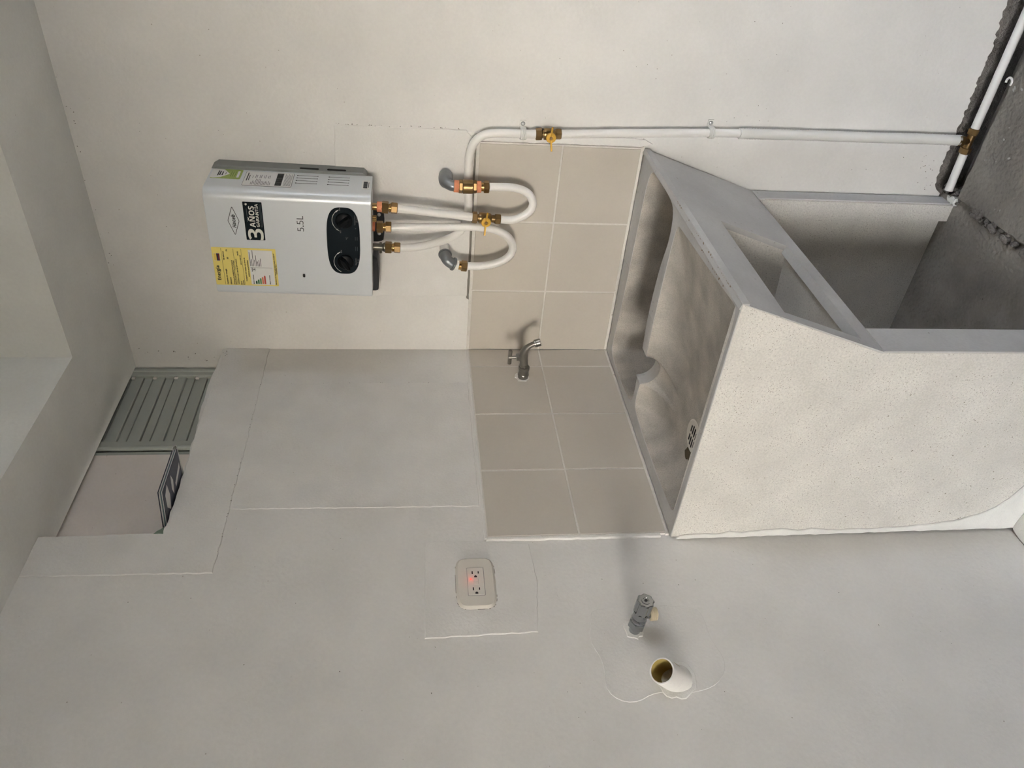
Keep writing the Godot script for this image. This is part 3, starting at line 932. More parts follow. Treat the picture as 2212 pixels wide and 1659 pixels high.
	var z0 := 0.2775
	var W := 0.0985
	b = MB.new()
	b.prism(round_rect(z0 + W / 2.0, y1 - H / 2.0, W / 2.0, H / 2.0, 0.0022), -0.0006, 0.0004, face_right(X))
	var el := obj("energy_label", b, M.yellow, t)
	var xx := X - 0.0006
	b = MB.new()
	b.box(P(xx - 0.0002, y1 - H * 0.945, z0 + W * 0.035), P(xx + 0.0003, y1 - H * 0.565, z0 + W * 0.955))
	obj("white_panel", b, M.paper, el)
	b = MB.new()
	b.box(P(xx - 0.0002, y1 - 0.0165, z0 + W * 0.645), P(xx + 0.0003, y1 - 0.0030, z0 + W * 0.845))
	obj("flag", b, M.paper, el)
	var flag := [[0.0036, 0.0095, rgb(230, 196, 92)], [0.0095, 0.0127, rgb(28, 26, 62)], [0.0127, 0.0160, rgb(122, 30, 32)]]
	for f in flag:
		b = MB.new()
		b.box(P(xx - 0.0004, y1 - f[1], z0 + W * 0.652), P(xx, y1 - f[0], z0 + W * 0.838))
		obj("flag_stripe", b, mat(f[2], 0.5), el)
	var lines := [
		["Energía", 0.062, 0.02, 0.0072, true, 0.12, 1.1], ["Consumo de energía", 0.186, 0.02, 0.0030, true, 0.02, 1.0], ["156 kWh/mes", 0.176, 0.0, 0.0028, true, 0.67, 0.92],
		["Eficiencia", 0.240, 0.0, 0.0030, true, 0.02, 1.0], ["85", 0.236, 0.0, 0.0034, true, 0.70, 1.0], ["(%)", 0.232, 0.0, 0.0028, false, 0.90, 1.0],
		["El consumo de energía depende del lugar de", 0.292, 0.0, 0.0020, true, 0.02, 0.95], ["instalación y del uso del calentador de agua", 0.316, 0.0, 0.0020, true, 0.02, 0.95],
		["Calentador de agua a gas tipo paso continuo", 0.362, 0.0, 0.0022, true, 0.03, 0.98], ["Marca", 0.405, 0.0, 0.0024, true, 0.02, 1.0], ["HACEB", 0.402, 0.0, 0.0024, true, 0.80, 1.0],
		["Modelo", 0.440, 0.0, 0.0024, true, 0.02, 1.0], ["JSG 5.5 4242 GN", 0.436, 0.0, 0.0024, true, 0.56, 1.0],
		["Compare este equipo con otros de", 0.495, 0.0, 0.0027, true, 0.12, 1.0], ["similares características", 0.540, 0.0, 0.0027, true, 0.24, 1.0],
		["Menor consumo", 0.605, 0.0, 0.0022, true, 0.05, 1.0], ["Mayor consumo", 0.865, 0.0, 0.0022, true, 0.05, 1.0], ["Equipo", 0.600, 0.0, 0.0018, true, 0.385, 1.0], ["A", 0.635, 0.0, 0.0048, true, 0.425, 1.0],
		["No retirar esta etiqueta hasta que se venda el equipo al", 0.964, 0.0, 0.0019, true, 0.05, 0.95], ["consumidor final", 0.985, 0.0, 0.0018, true, 0.33, 1.0]]
	for l in lines: text("label_text", l[0], l[3], P(xx - 0.0004, y1 - H * l[1], z0 + W * l[5]), R, U, M.ink, el, l[4], true, l[6])
	b = MB.new()
	for h in [0.148, 0.336, 0.458]: bar(b, y1 - H * h, z0 + W * 0.015, z0 + W * 0.975, 0.0004, xx - 0.0004)
	b.box(P(xx - 0.0005, y1 - H * 0.925, z0 + W * 0.495), P(xx, y1 - H * 0.575, z0 + W * 0.4985))
	var ends := [0.90, 0.72, 0.95, 0.70, 0.82, 0.66, 0.70, 0.74]
	for i in 8: bar(b, y1 - H * (0.583 + 0.0235 * i), z0 + W * 0.53, z0 + W * ends[i], 0.0011, xx - 0.0004)
	obj("label_print", b, M.ink, el)
	b = MB.new()
	for i in 5:
		var a := V2([0.405, 0.622, 0.47, 0.622, 0.47, 0.648, 0.437, 0.662, 0.405, 0.648])
		var p := a[i] * Vector2(W, H)
		var q := a[(i + 1) % 5] * Vector2(W, H)
		b.tube(PackedVector3Array([P(xx - 0.0004, y1 - p.y, z0 + p.x), P(xx - 0.0004, y1 - q.y, z0 + q.x)]), 0.00018, 6)
	obj("grade_arrow", b, M.grey_ink, el)
	var cols := [rgb(26, 84, 52), rgb(48, 116, 66), rgb(92, 140, 84), rgb(206, 120, 78), rgb(190, 72, 58)]
	for i in 5:
		b = MB.new()
		var yy := y1 - H * (0.648 + 0.0345 * i)
		var zz := z0 + W * 0.055
		var ln := W * (0.082 + 0.036 * i)
		b.prism(V2([zz, yy - 0.0019, zz + ln - 0.002, yy - 0.0019, zz + ln, yy - 0.0008, zz + ln, yy + 0.0008, zz + ln - 0.002, yy + 0.0019, zz, yy + 0.0019]), 0.0, 0.0005, face_right(xx))
		obj("grade_bar", b, mat(cols[i], 0.5), el)
	# labels on the right side
	var Z := 0.5157
	b = MB.new()
	var side := Transform3D(Basis.IDENTITY, Vector3(0, Y0, Z))
	b.prism(round_rect(-0.0565, 0.9725, 0.0255, 0.0325, 0.004), -0.0006, 0.0003, side)
	var eco := obj("green_label", b, M.green_ink, t)
	b = MB.new()
	b.prism(V2([-0.031, 1.0052, -0.078, 1.0052, -0.0805, 0.998, -0.076, 0.983, -0.056, 0.966, -0.034, 0.980]), 0.0, 0.0006, side)
	obj("white_panel", b, M.paper, eco)
	b = MB.new()
	for q in [[-0.068, 0.989, -0.042, 0.9915], [-0.066, 0.985, -0.044, 0.9878], [-0.066, 0.980, -0.046, 0.9825], [-0.060, 0.9738, -0.050, 0.9750]]: b.box(P(q[0], q[1], Z + 0.0006), P(q[2], q[3], Z + 0.0009))
	obj("label_print", b, M.ink, eco)
	b = MB.new()
	b.box(P(-0.074, 0.9445, Z), P(-0.040, 0.9495, Z + 0.0006))
	obj("white_strip", b, M.paper, eco)
	b = MB.new()
	for y in [0.963, 0.959, 0.954]: b.box(P(-0.07, y - 0.001, Z), P(-0.043, y, Z + 0.0006))
	obj("label_print", b, mat(rgb(98, 116, 52), 0.6), eco)
	b = MB.new()
	b.prism(round_rect(-0.0745, 0.8790, 0.0385, 0.0530, 0.004), -0.0006, 0.0003, side)
	var spec := obj("rating_label", b, M.ink, t)
	b = MB.new()
	b.prism(round_rect(-0.0745, 0.8790, 0.0377, 0.0522, 0.0034), 0.0, 0.0006, side)
	obj("white_panel", b, M.paper, spec)
	b = MB.new()
	for i in 14:
		var y := 0.9145 - 0.0031 * i
		b.box(P(-0.108, y - 0.0008, Z), P(-0.108 + 0.014 + 0.008 * absf(sin(i * 1.7)) + 0.010 * (1.0 if i in [3, 4, 5, 6] else 0.0), y, Z + 0.0009))
		if i % 3 != 1: b.box(P(-0.072, y - 0.0008, Z), P(-0.072 + 0.012 + 0.006 * absf(sin(i * 2.3)), y, Z + 0.0009))
	for i in 7: b.box(P(-0.108, 0.8440 - 0.0023 * i - 0.0006, Z), P(-0.044 - 0.004 * (i % 3), 0.8440 - 0.0023 * i, Z + 0.0009))
	b.box(P(-0.088, 0.9245, Z), P(-0.046, 0.9265, Z + 0.0009))
	b.box(P(-0.086, 0.9205, Z), P(-0.058, 0.9220, Z + 0.0009))
	var u := -0.108
	var g := RandomNumberGenerator.new()
	g.seed = 8
	while u < -0.042:
		var w := g.randf_range(0.0004, 0.0014)
		b.box(P(u, 0.8485, Z), P(u + w, 0.8625, Z + 0.0009))
		u += w + g.randf_range(0.0004, 0.0010)
	obj("label_print", b, M.ink, spec)
	b = MB.new()
	b.box(P(-0.104, 0.6545, Z - 0.0006), P(-0.056, 0.6725, Z + 0.0003))
	var bc := obj("barcode_label", b, M.paper, t)
	b = MB.new()
	u = -0.098
	while u < -0.062:
		var w := g.randf_range(0.0005, 0.0016)
		b.box(P(u, 0.660, Z), P(u + w, 0.669, Z + 0.0006))
		u += w + g.randf_range(0.0005, 0.0012)
	b.box(P(-0.094, 0.6565, Z), P(-0.066, 0.6578, Z + 0.0006))
	obj("label_print", b, M.ink, bc)
	# beneath: inlet stubs, mounting bracket and the black gas box
	b = MB.new()
	b.prism(rounded(V2([0.330, 0.668, 0.416, 0.668, 0.420, 0.632, 0.412, 0.6245, 0.338, 0.6245, 0.330, 0.634]), 1), -0.0058, -0.0025, face_right(0.0), 0.0008)
	var br := obj("mounting_bracket", b, M.dark, t)
	for z in [0.4040, 0.3530]:
		b = MB.new()
		b.lathe(PackedVector2Array([Vector2(0.0045, -0.001), Vector2(0.0042, 0.0018), Vector2(0.002, 0.0032), Vector2(0.0, 0.0034)]), along(P(0.0022, 0.6375, z), Vector3.LEFT), 16, false, true)
		obj("screw", b, M.steel, br)
	b = MB.new()
	collar(b, P(-0.065, 0.665, 0.4575), P(-0.065, 0.637, 0.4565), 0.0085)
	obj("inlet_stub", b, M.brass, t)
	b = MB.new()
	collar(b, P(-0.065, 0.665, 0.406), P(-0.065, 0.6445, 0.4055), 0.0118)
	obj("inlet_stub", b, M.copper, t)
	b = MB.new()
	for z in [0.4220, 0.4268, 0.4316]: b.box(P(-0.072, 0.641, z - 0.002), P(-0.062, 0.665, z + 0.002), 0.0006)
	obj("brass_lug", b, M.bright_brass, t)
	b = MB.new()
	collar(b, P(-0.065, 0.665, 0.3515), P(-0.065, 0.6205, 0.3510), 0.0088)
	b.lathe(PackedVector2Array([Vector2(0.0088, 0.0), Vector2(0.0116, 0.004), Vector2(0.0116, 0.007)]), along(P(-0.065, 0.6275, 0.3510), Vector3.DOWN), 20)
	b.tube(PackedVector3Array([P(-0.066, 0.6315, 0.364), P(-0.066, 0.6315, 0.336)]), 0.0032, 12)
	obj("gas_inlet", b, M.dull_steel, t)
	b = MB.new()
	b.prism(rounded(V2([0.232, 0.662, 0.336, 0.662, 0.330, 0.646, 0.318, 0.637, 0.240, 0.6365, 0.232, 0.640]), 1), 0.012, 0.075, face_right(0.0), 0.003)
	obj("gas_box", b, M.dark, t)
	t.rotation.x = 0.020

# ---------- pipes ----------
func plumbing() -> void:
	# cold water: heater, ball valve, loop, check valve, elbow
	var h := thing("water_hose", "white water pipe running straight down from the heater's right fitting", "pipe", P(-0.062, 0.42, 0.44), "white water pipes below the heater")
	ring(h, "sealant_tape", P(-0.065, 0.6385, 0.4565), P(-0.065, 0.626, 0.4562), 0.0124, M.sealant)
	coupling(h, P(-0.065, 0.6275, 0.4562), P(-0.065, 0.5905, 0.4532))
	hose(h, [P(-0.065, 0.600, 0.4538), P(-0.0650, 0.5675, 0.4515), P(-0.0640, 0.5348, 0.4478), P(-0.0630, 0.5019, 0.4435), P(-0.0610, 0.4575, 0.4385), P(-0.0600, 0.408, 0.4335)], 0.0096)
	ball_valve("brass valve with yellow butterfly handle below the heater, before the tiles", P(-0.0600, 0.4127, 0.4338), P(-0.0600, 0.4004, 0.4329), P(-0.0600, 0.3598, 0.4308), P(-0.0600, 0.3439, 0.4296), P(-0.0850, 0.3810, 0.4324), P(-0.0780, 0.3790, 0.4610), P(-0.0780, 0.3835, 0.4010))
	h = thing("water_hose", "longer white pipe loop over the tiles, from yellow-handled valve up to check valve", "pipe", P(-0.055, 0.267, 0.47), "white water pipes below the heater")
	hose(h, [P(-0.0600, 0.352, 0.4300), P(-0.0600, 0.3257, 0.4289), P(-0.0590, 0.3087, 0.4305), P(-0.0580, 0.2922, 0.4375), P(-0.0570, 0.2785, 0.4471), P(-0.0560, 0.2699, 0.4578), P(-0.0550, 0.2673, 0.4707), P(-0.0540, 0.2709, 0.4821), P(-0.0530, 0.2773, 0.4921), P(-0.0530, 0.2881, 0.5000), P(-0.0520, 0.3011, 0.5052), P(-0.0520, 0.3210, 0.5090), P(-0.0520, 0.3396, 0.5095), P(-0.0520, 0.382, 0.5087)], 0.0096)
	var cv := thing("check_valve", "brass check valve with orange sealant bands under the right grey elbow", "valve", P(-0.052, 0.376, 0.508))
	ring(cv, "sealant_tape", P(-0.052, 0.4590, 0.5081), P(-0.052, 0.4470, 0.5077), 0.0142, M.sealant)
	nut(cv, "hex_end", P(-0.052, 0.4476, 0.5077), P(-0.052, 0.4378, 0.5075), 0.0158, M.brass, 0.5)
	ring(cv, "valve_body", P(-0.052, 0.4381, 0.5075), P(-0.052, 0.4135, 0.5079), 0.0166, M.brass)
	nut(cv, "hex_end", P(-0.052, 0.4138, 0.5079), P(-0.052, 0.4048, 0.5081), 0.0152, M.brass, 0.5)
	ring(cv, "sealant_tape", P(-0.052, 0.4051, 0.5081), P(-0.052, 0.3945, 0.5083), 0.0138, M.sealant)
	var b := MB.new()
	collar(b, P(-0.052, 0.3950, 0.5083), P(-0.052, 0.386, 0.5086), 0.0105)
	obj("coupling_neck", b, M.bright_brass, cv)
	nut(cv, "compression_nut", P(-0.052, 0.3885, 0.5086), P(-0.052, 0.3755, 0.5088), 0.0146, M.brass, 0.3)
	var el := thing("pipe_elbow", "plain grey street elbow leaving the wall above the brass check valve", "elbow", P(-0.03, 0.4576, 0.512), "grey galvanised elbows below the heater")
	b = MB.new()
	b.tube(spline([P(0.006, 0.4755, 0.5139), P(-0.018, 0.4775, 0.5134), P(-0.034, 0.4775, 0.5128), P(-0.0455, 0.4730, 0.5110), P(-0.0515, 0.4645, 0.5092), P(-0.0520, 0.4540, 0.5080)], 5), 0.0128, 24)
	b.tube(spline([P(-0.004, 0.4760, 0.5139), P(-0.022, 0.4775, 0.5134), P(-0.036, 0.4765, 0.5128), P(-0.0455, 0.4715, 0.5110)], 6), PackedFloat32Array([0.0165, 0.0168, 0.0170, 0.0170, 0.0170, 0.0170, 0.0170, 0.0170, 0.0170, 0.0170, 0.0170, 0.0170, 0.0168, 0.0166, 0.0162, 0.0156, 0.0150, 0.0142, 0.0130]), 24)
	obj("elbow_body", b, M.galv, el)
	# hot water: heater, loop, elbow
	h = thing("water_hose", "white pipe from the heater's middle fitting looping back up to the left elbow", "pipe", P(-0.055, 0.307, 0.35), "white water pipes below the heater")
	coupling(h, P(-0.065, 0.6405, 0.4050), P(-0.065, 0.6055, 0.4044))
	hose(h, [P(-0.0650, 0.612, 0.4044), P(-0.0650, 0.5788, 0.4052), P(-0.0630, 0.5124, 0.4063), P(-0.0600, 0.4239, 0.4080), P(-0.0590, 0.3848, 0.4065), P(-0.0580, 0.3636, 0.4032), P(-0.0570, 0.3450, 0.3966), P(-0.0560, 0.3291, 0.3870), P(-0.0550, 0.3169, 0.3754), P(-0.0540, 0.3097, 0.3623), P(-0.0530, 0.3067, 0.3489), P(-0.0520, 0.3085, 0.3354), P(-0.0520, 0.3158, 0.3234), P(-0.0520, 0.3280, 0.3132), P(-0.0520, 0.3452, 0.3049), P(-0.0520, 0.3648, 0.2992), P(-0.0520, 0.3882, 0.2957), P(-0.0520, 0.427, 0.2950)], 0.0100)
	b = MB.new()
	var lettered := spline([P(-0.0530, 0.3067, 0.3489), P(-0.0520, 0.3085, 0.3354), P(-0.0520, 0.3158, 0.3234), P(-0.0520, 0.3280, 0.3132), P(-0.0520, 0.3452, 0.3049), P(-0.0520, 0.3648, 0.2992), P(-0.0520, 0.3882, 0.2957), P(-0.0520, 0.4150, 0.2948)], 9)
	for i in range(4, lettered.size() - 1):
		if i % 9 in [0, 1] or i % 4 == 3: continue
		var tt := (lettered[i + 1] - lettered[i]).normalized()
		var out := (Vector3(-0.55, 0, 0) + tt.cross(Vector3.LEFT) * -0.84).normalized()
		if out.z > 0.0 and i > 20: out = (Vector3(-0.55, 0, 0) + tt.cross(Vector3.LEFT) * 0.84).normalized()
		var c := lettered[i] + out * 0.0099
		b.box(Vector3(-0.0009, -0.0007, -0.0002), Vector3(0.0009, 0.0007, 0.0002), 0.0, Transform3D(Basis(tt, out.cross(tt), out), c))
	obj("pipe_print", b, M.grey_ink, h)
	nut(h, "compression_nut", P(-0.052, 0.4340, 0.2960), P(-0.052, 0.4185, 0.2948), 0.0138, M.brass, 0.3)
	b = MB.new()
	collar(b, P(-0.052, 0.4415, 0.2972), P(-0.052, 0.433, 0.2960), 0.0108)
	obj("coupling_neck", b, M.bright_brass, h)
	ring(h, "thread_tape", P(-0.052, 0.4510, 0.2988), P(-0.052, 0.4400, 0.2970), 0.0112, M.white_paint)
	el = thing("pipe_elbow", "banded grey elbow on a white painted stub, left of the heater's pipes", "elbow", P(-0.03, 0.4504, 0.31), "grey galvanised elbows below the heater")
	b = MB.new()
	b.tube(PackedVector3Array([P(0.006, 0.4754, 0.3206), P(-0.034, 0.4742, 0.3166)]), 0.0118, 24)
	obj("pipe_stub", b, M.white_paint, el)
	b = MB.new()
	b.tube(spline([P(-0.030, 0.4743, 0.3170), P(-0.0420, 0.4735, 0.3150), P(-0.0500, 0.4690, 0.3105), P(-0.0525, 0.4610, 0.3040), P(-0.0520, 0.4520, 0.2995)], 6), 0.0138, 24)
	for q in [[P(-0.030, 0.4743, 0.3170), P(-0.0360, 0.4740, 0.3160)], [P(-0.0523, 0.4565, 0.3016), P(-0.0520, 0.4505, 0.2989)]]: collar(b, q[0], q[1], 0.0170)
	obj("elbow_body", b, M.galv, el)
	# gas line
	var g := thing("gas_pipe", "white gas pipe bending from the heater's left fitting to the valve beside the tiles", "pipe", P(-0.02, 0.27, 0.55))
	coupling(g, P(-0.065, 0.6220, 0.3510), P(-0.065, 0.5850, 0.3495))
	hose(g, [P(-0.0650, 0.594, 0.3495), P(-0.0640, 0.5624, 0.3504), P(-0.0600, 0.5365, 0.3524), P(-0.0540, 0.5116, 0.3555), P(-0.0460, 0.4866, 0.3596), P(-0.0370, 0.4656, 0.3643), P(-0.0290, 0.4483, 0.3714), P(-0.0220, 0.4345, 0.3809), P(-0.0180, 0.4245, 0.3955), P(-0.0170, 0.4200, 0.4139), P(-0.0160, 0.4192, 0.4357), P(-0.0160, 0.4208, 0.4719), P(-0.0160, 0.4235, 0.5219), P(-0.0160, 0.4235, 0.5477), P(-0.0160, 0.4227, 0.5669), P(-0.0160, 0.4192, 0.5849), P(-0.0160, 0.4134, 0.5995), P(-0.0160, 0.4043, 0.6113), P(-0.0160, 0.3918, 0.6195), P(-0.0160, 0.3759, 0.6236), P(-0.0160, 0.3491, 0.6255), P(-0.0160, 0.3074, 0.6256), P(-0.0160, 0.266, 0.6266)], 0.0098)
	ball_valve("brass valve with yellow butterfly handle on the vertical pipe beside the tiles", P(-0.0160, 0.2712, 0.6265), P(-0.0160, 0.2559, 0.6272), P(-0.0160, 0.2276, 0.6280), P(-0.0160, 0.2112, 0.6284), P(-0.0430, 0.2386, 0.6281), P(-0.0360, 0.2386, 0.6555), P(-0.0360, 0.2355, 0.5985))
	g = thing("gas_pipe", "white vertical pipe below the valve, sleeved in ribbed conduit down to the floor", "pipe", P(-0.018, -0.79, 0.65))
	hose(g, [P(-0.0160, 0.2180, 0.6284), P(-0.0160, 0.1146, 0.6340), P(-0.0160, 0.0035, 0.6396), P(-0.0150, -0.1492, 0.6460), P(-0.0150, -0.2204, 0.6478), P(-0.016, -0.26, 0.6487)], 0.0098)
	var sl := spline([P(-0.0160, -0.2204, 0.6478), P(-0.0160, -0.3402, 0.6497), P(-0.0160, -0.4587, 0.6511), P(-0.0170, -0.5787, 0.6523), P(-0.0180, -0.7000, 0.6546), P(-0.0200, -0.7670, 0.6551), P(-0.0210, -0.790, 0.6552)], 24)
	var dense := PackedVector3Array()
	var rr := PackedFloat32Array()
	var step := 0.0014
	var run := 0.0
	for i in sl.size() - 1:
		var n := maxi(1, int(sl[i].distance_to(sl[i + 1]) / step))
		for k in n: dense.append(sl[i].lerp(sl[i + 1], float(k) / n))
	for i in dense.size():
		run += step
		rr.append(0.0123 + 0.0008 * sin(run * TAU / 0.0056))
	b = MB.new()
	b.tube(dense, rr, 18)
	obj("ribbed_conduit", b, M.sleeve, g)
	for q in [[0.3004, 0.6252, "white saddle clamp above the brass valve on the vertical wall pipe"], [-0.1504, 0.6458, "white saddle clamp just above the pipe's ribbed conduit, beside the sink"]]:
		var y: float = q[0]
		var z: float = q[1]
		var c := thing("pipe_clamp", q[2], "clamp", P(-0.004, y, z), "white saddle clamps on the wall pipe")
		b = MB.new()
		var outl := PackedVector2Array()
		var inl := PackedVector2Array()
		var bx := -0.016
		for k in 17:
			var a := PI * k / 16.0
			outl.append(Vector2(bx - 0.0126 * sin(a), z + 0.0126 * cos(a)))
			inl.append(Vector2(bx - 0.0100 * sin(a), z + 0.0100 * cos(a)))
		var sec := V2([0.003, z + 0.0260, 0.0005, z + 0.0265, 0.0000, z + 0.0125])
		sec.append_array(outl)
		sec.append_array(V2([0.003, z - 0.0118, 0.003, z - 0.0100]))
		inl.reverse()
		sec.append_array(inl)
		sec.append(Vector2(0.003, z + 0.0100))
		var fl := Transform3D(Basis(Vector3.RIGHT, Vector3.BACK, Vector3.UP), Vector3(0, Y0, 0))
		b.prism(sec, y - 0.0068, y + 0.0068, fl, 0.0006)
		for o2 in [-0.0022, 0.0022]:
			var rib := PackedVector3Array()
			for k in 15: rib.append(P(bx - 0.0127 * sin(PI * (k + 1) / 16.0), y + o2, z + 0.0127 * cos(PI * (k + 1) / 16.0)))
			b.tube(rib, 0.0009, 8)
		obj("saddle", b, M.sleeve, c)
		b = MB.new()
		b.lathe(PackedVector2Array([Vector2(0.0052, 0.0), Vector2(0.0052, 0.0006), Vector2(0.0, 0.0006)]), along(P(0.0003, y, z + 0.0185), Vector3.LEFT), 20)
		var w := obj("washer", b, M.housing, c)
		b = MB.new()
		b.lathe(PackedVector2Array([Vector2(0.0038, 0.0), Vector2(0.0036, 0.0010), Vector2(0.0016, 0.0018), Vector2(0.0013, 0.0009), Vector2(0.0, 0.0009)]), along(P(-0.0004, y, z + 0.0185), Vector3.LEFT), 20)
		obj("screw", b, M.steel, c)
	# in the trench
	var te := thing("pipe_tee", "brass tee at the floor joining the vertical conduit to the trench pipe", "tee", P(-0.022, -0.83, 0.655))
	nut(te, "compression_nut", P(-0.021, -0.783, 0.6552), P(-0.022, -0.7990, 0.6552), 0.0134, M.brass)
	b = MB.new()
	collar(b, P(-0.022, -0.798, 0.6552), P(-0.022, -0.812, 0.6555), 0.0092)
	collar(b, P(-0.022, -0.8145, 0.636), P(-0.022, -0.8145, 0.675), 0.0095)
	obj("tee_body", b, M.brass, te)
	nut(te, "compression_nut", P(-0.022, -0.8145, 0.671), P(-0.022, -0.8145, 0.687), 0.0136, M.brass)
	nut(te, "compression_nut", P(-0.022, -0.8145, 0.639), P(-0.022, -0.8145, 0.6235), 0.0136, M.brass)
	var ring1 := PackedVector3Array()
	for i in 13: ring1.append(P(-0.060 + 0.0095 * cos(PI * 1.3 * i / 12.0 - 0.4), -0.8165, 0.809 + 0.0095 * sin(PI * 1.3 * i / 12.0 - 0.4)))
	b = MB.new()
	b.tube(ring1, 0.0026, 10)
	tag(obj("pipe_clip", b, M.pipe), "small curled white plastic clip on the floor at the trench edge", "clip")
	var f1 := MB.new()
	f1.tube(PackedVector3Array([P(-0.022, -0.8145, 0.680), P(-0.022, -0.812, 0.94), P(-0.022, -0.812, 1.6)]), 0.0100, 20)
	tag(obj("floor_pipe", f1, M.pipe), "white pipe in the floor trench running out of frame from the brass tee", "pipe", "white pipes in the floor trench")
	f1 = MB.new()
	f1.tube(PackedVector3Array([P(-0.022, -0.8145, 0.630), P(-0.025, -0.8142, 0.58), P(-0.028, -0.8140, 0.528)]), 0.0100, 20)
	tag(obj("floor_pipe", f1, M.pipe), "short white pipe in the floor trench between brass tee and sink pedestal", "pipe", "white pipes in the floor trench")

# ---------- tap, valve, drain and outlet on the back wall ----------
func fixtures() -> void:
	var t := thing("wall_tap", "dull metal tap with a tee handle over the sink's tiled corner", "tap", P(-0.13, 0.24, 0.0))
	var b := MB.new()
	var Bk := Vector3.BACK
	b.lathe(PackedVector2Array([Vector2(0.0140, -0.001), Vector2(0.0142, 0.006), Vector2(0.0150, 0.008), Vector2(0.0150, 0.012), Vector2(0.0140, 0.014), Vector2(0.0140, 0.026), Vector2(0.0150, 0.028), Vector2(0.0152, 0.035), Vector2(0.0135, 0.037), Vector2(0.0, 0.037)]), along(P(-0.13, 0.259, 0.0), Bk), 28)
	obj("wall_socket", b, M.tap, t)
	nut(t, "hex_collar", P(-0.13, 0.2595, 0.0365), P(-0.13, 0.2600, 0.0445), 0.0128, M.tap)
	b = MB.new()
	var body := spline([P(-0.13, 0.2600, 0.043), P(-0.13, 0.2615, 0.054), P(-0.13, 0.2640, 0.066), P(-0.13, 0.2645, 0.076), P(-0.13, 0.2625, 0.087), P(-0.13, 0.2570, 0.097), P(-0.13, 0.2490, 0.105), P(-0.13, 0.2400, 0.1105), P(-0.13, 0.2350, 0.1130)], 3)
	var rr := PackedFloat32Array()
	for i in body.size():
		var s := i / float(body.size() - 1)
		rr.append(0.0105 + 0.0020 * exp(-pow((s - 0.32) / 0.16, 2.0)) - 0.0035 * smoothstep(0.45, 0.8, s))
	b.tube(body, rr, 22)
	obj("tap_body", b, M.tap, t)
	b = MB.new()
	collar(b, P(-0.13, 0.2385, 0.1113), P(-0.13, 0.2225, 0.1165), 0.0102)
	b.lathe(PackedVector2Array([Vector2(0.0102, 0.004), Vector2(0.0108, 0.005), Vector2(0.0102, 0.006)]), along(P(-0.13, 0.2385, 0.1113), Vector3(0, -0.95, 0.31)), 24)
	obj("hose_thread", b, M.tap, t)
	nut(t, "bonnet_nut", P(-0.13, 0.2715, 0.068), P(-0.13, 0.2830, 0.0675), 0.0108, M.tap)
	b = MB.new()
	b.tube(PackedVector3Array([P(-0.13, 0.280, 0.0675), P(-0.13, 0.300, 0.067)]), 0.0040, 14)
	collar(b, P(-0.13, 0.2955, 0.0672), P(-0.13, 0.3045, 0.067), 0.0064)
	b.tube(PackedVector3Array([P(-0.13, 0.3000, 0.0455), P(-0.13, 0.3000, 0.0470), P(-0.13, 0.2998, 0.0880), P(-0.13, 0.2998, 0.0895)]), PackedFloat32Array([0.0042, 0.0053, 0.0053, 0.0042]), 16)
	obj("tee_handle", b, M.tap, t)
	patch(t, face_back(0.0), V2([-0.113, 0.247, -0.112, 0.275, -0.125, 0.281, -0.148, 0.274, -0.150, 0.252, -0.135, 0.242]), 0.0012, M.white_paint, "mortar_ring", 0.006, 0.003)
	# chrome angle valve
	var v := thing("angle_valve", "chrome angle stop valve with threaded outlet, between power outlet and drain stub", "valve", P(-0.924, 0.10, -0.006))
	var a0 := P(-0.924, 0.133, -0.012)
	var ax := Vector3(0.0, -0.055, 1.0).normalized()
	var at := func(d: float) -> Vector3: return a0 + ax * d
	b = MB.new()
	b.tube(PackedVector3Array([at.call(0.0), at.call(0.024)]), 0.0112, 20)
	obj("chrome_stub", b, M.chrome, v)
	nut(v, "hex_nut", at.call(0.022), at.call(0.041), 0.0170, M.chrome, 0.3)
	b = MB.new()
	b.lathe(PackedVector2Array([Vector2(0.0, 0.0), Vector2(0.0140, 0.0), Vector2(0.0148, 0.002), Vector2(0.0148, 0.007), Vector2(0.0132, 0.009), Vector2(0.0142, 0.012), Vector2(0.0140, 0.020), Vector2(0.0112, 0.034), Vector2(0.0, 0.034)]), along(at.call(0.040), ax), 28)
	b.tube(PackedVector3Array([at.call(0.058), at.call(0.058) + Vector3(0.0, -0.020, 0.0)]), 0.0082, 20)
	obj("valve_body", b, M.chrome, v)
	b = MB.new()
	var kn := PackedVector2Array()
	for i in 64:
		var a := TAU * i / 64.0
		kn.append(Vector2(cos(a), sin(a)) * (0.0158 + 0.0010 * clampf(3.0 * cos(a * 8.0), -1.0, 1.0)))
	var kb := along(at.call(0.070), ax)
	b.prism(kn, 0.0, 0.031, Transform3D(Basis(kb.basis.x, kb.basis.z, kb.basis.y), kb.origin), 0.0016)
	b.lathe(PackedVector2Array([Vector2(0.0085, 0.0), Vector2(0.0085, 0.0008), Vector2(0.0060, 0.0008), Vector2(0.0052, -0.0004)]), along(at.call(0.1012), ax), 24)
	var kno := obj("knob", b, M.chrome, v)
	b = MB.new()
	b.lathe(PackedVector2Array([Vector2(0.0035, 0.0), Vector2(0.003, 0.0012), Vector2(0.0, 0.0014)]), along(at.call(0.1008), ax), 16)
	obj("cap_screw", b, M.dark, kno)
	b = MB.new()
	var pr := PackedVector2Array([Vector2(0.0, 0.0), Vector2(0.0118, 0.0)])
	for i in 5: pr.append_array(PackedVector2Array([Vector2(0.0128, 0.0012 + 0.0026 * i), Vector2(0.0119, 0.0026 + 0.0026 * i)]))
	pr.append_array(PackedVector2Array([Vector2(0.0085, 0.0145), Vector2(0.0085, 0.004), Vector2(0.0, 0.004)]))
	b.lathe(pr, along(at.call(0.058) + Vector3(0, -0.018, 0), Vector3.DOWN), 28)
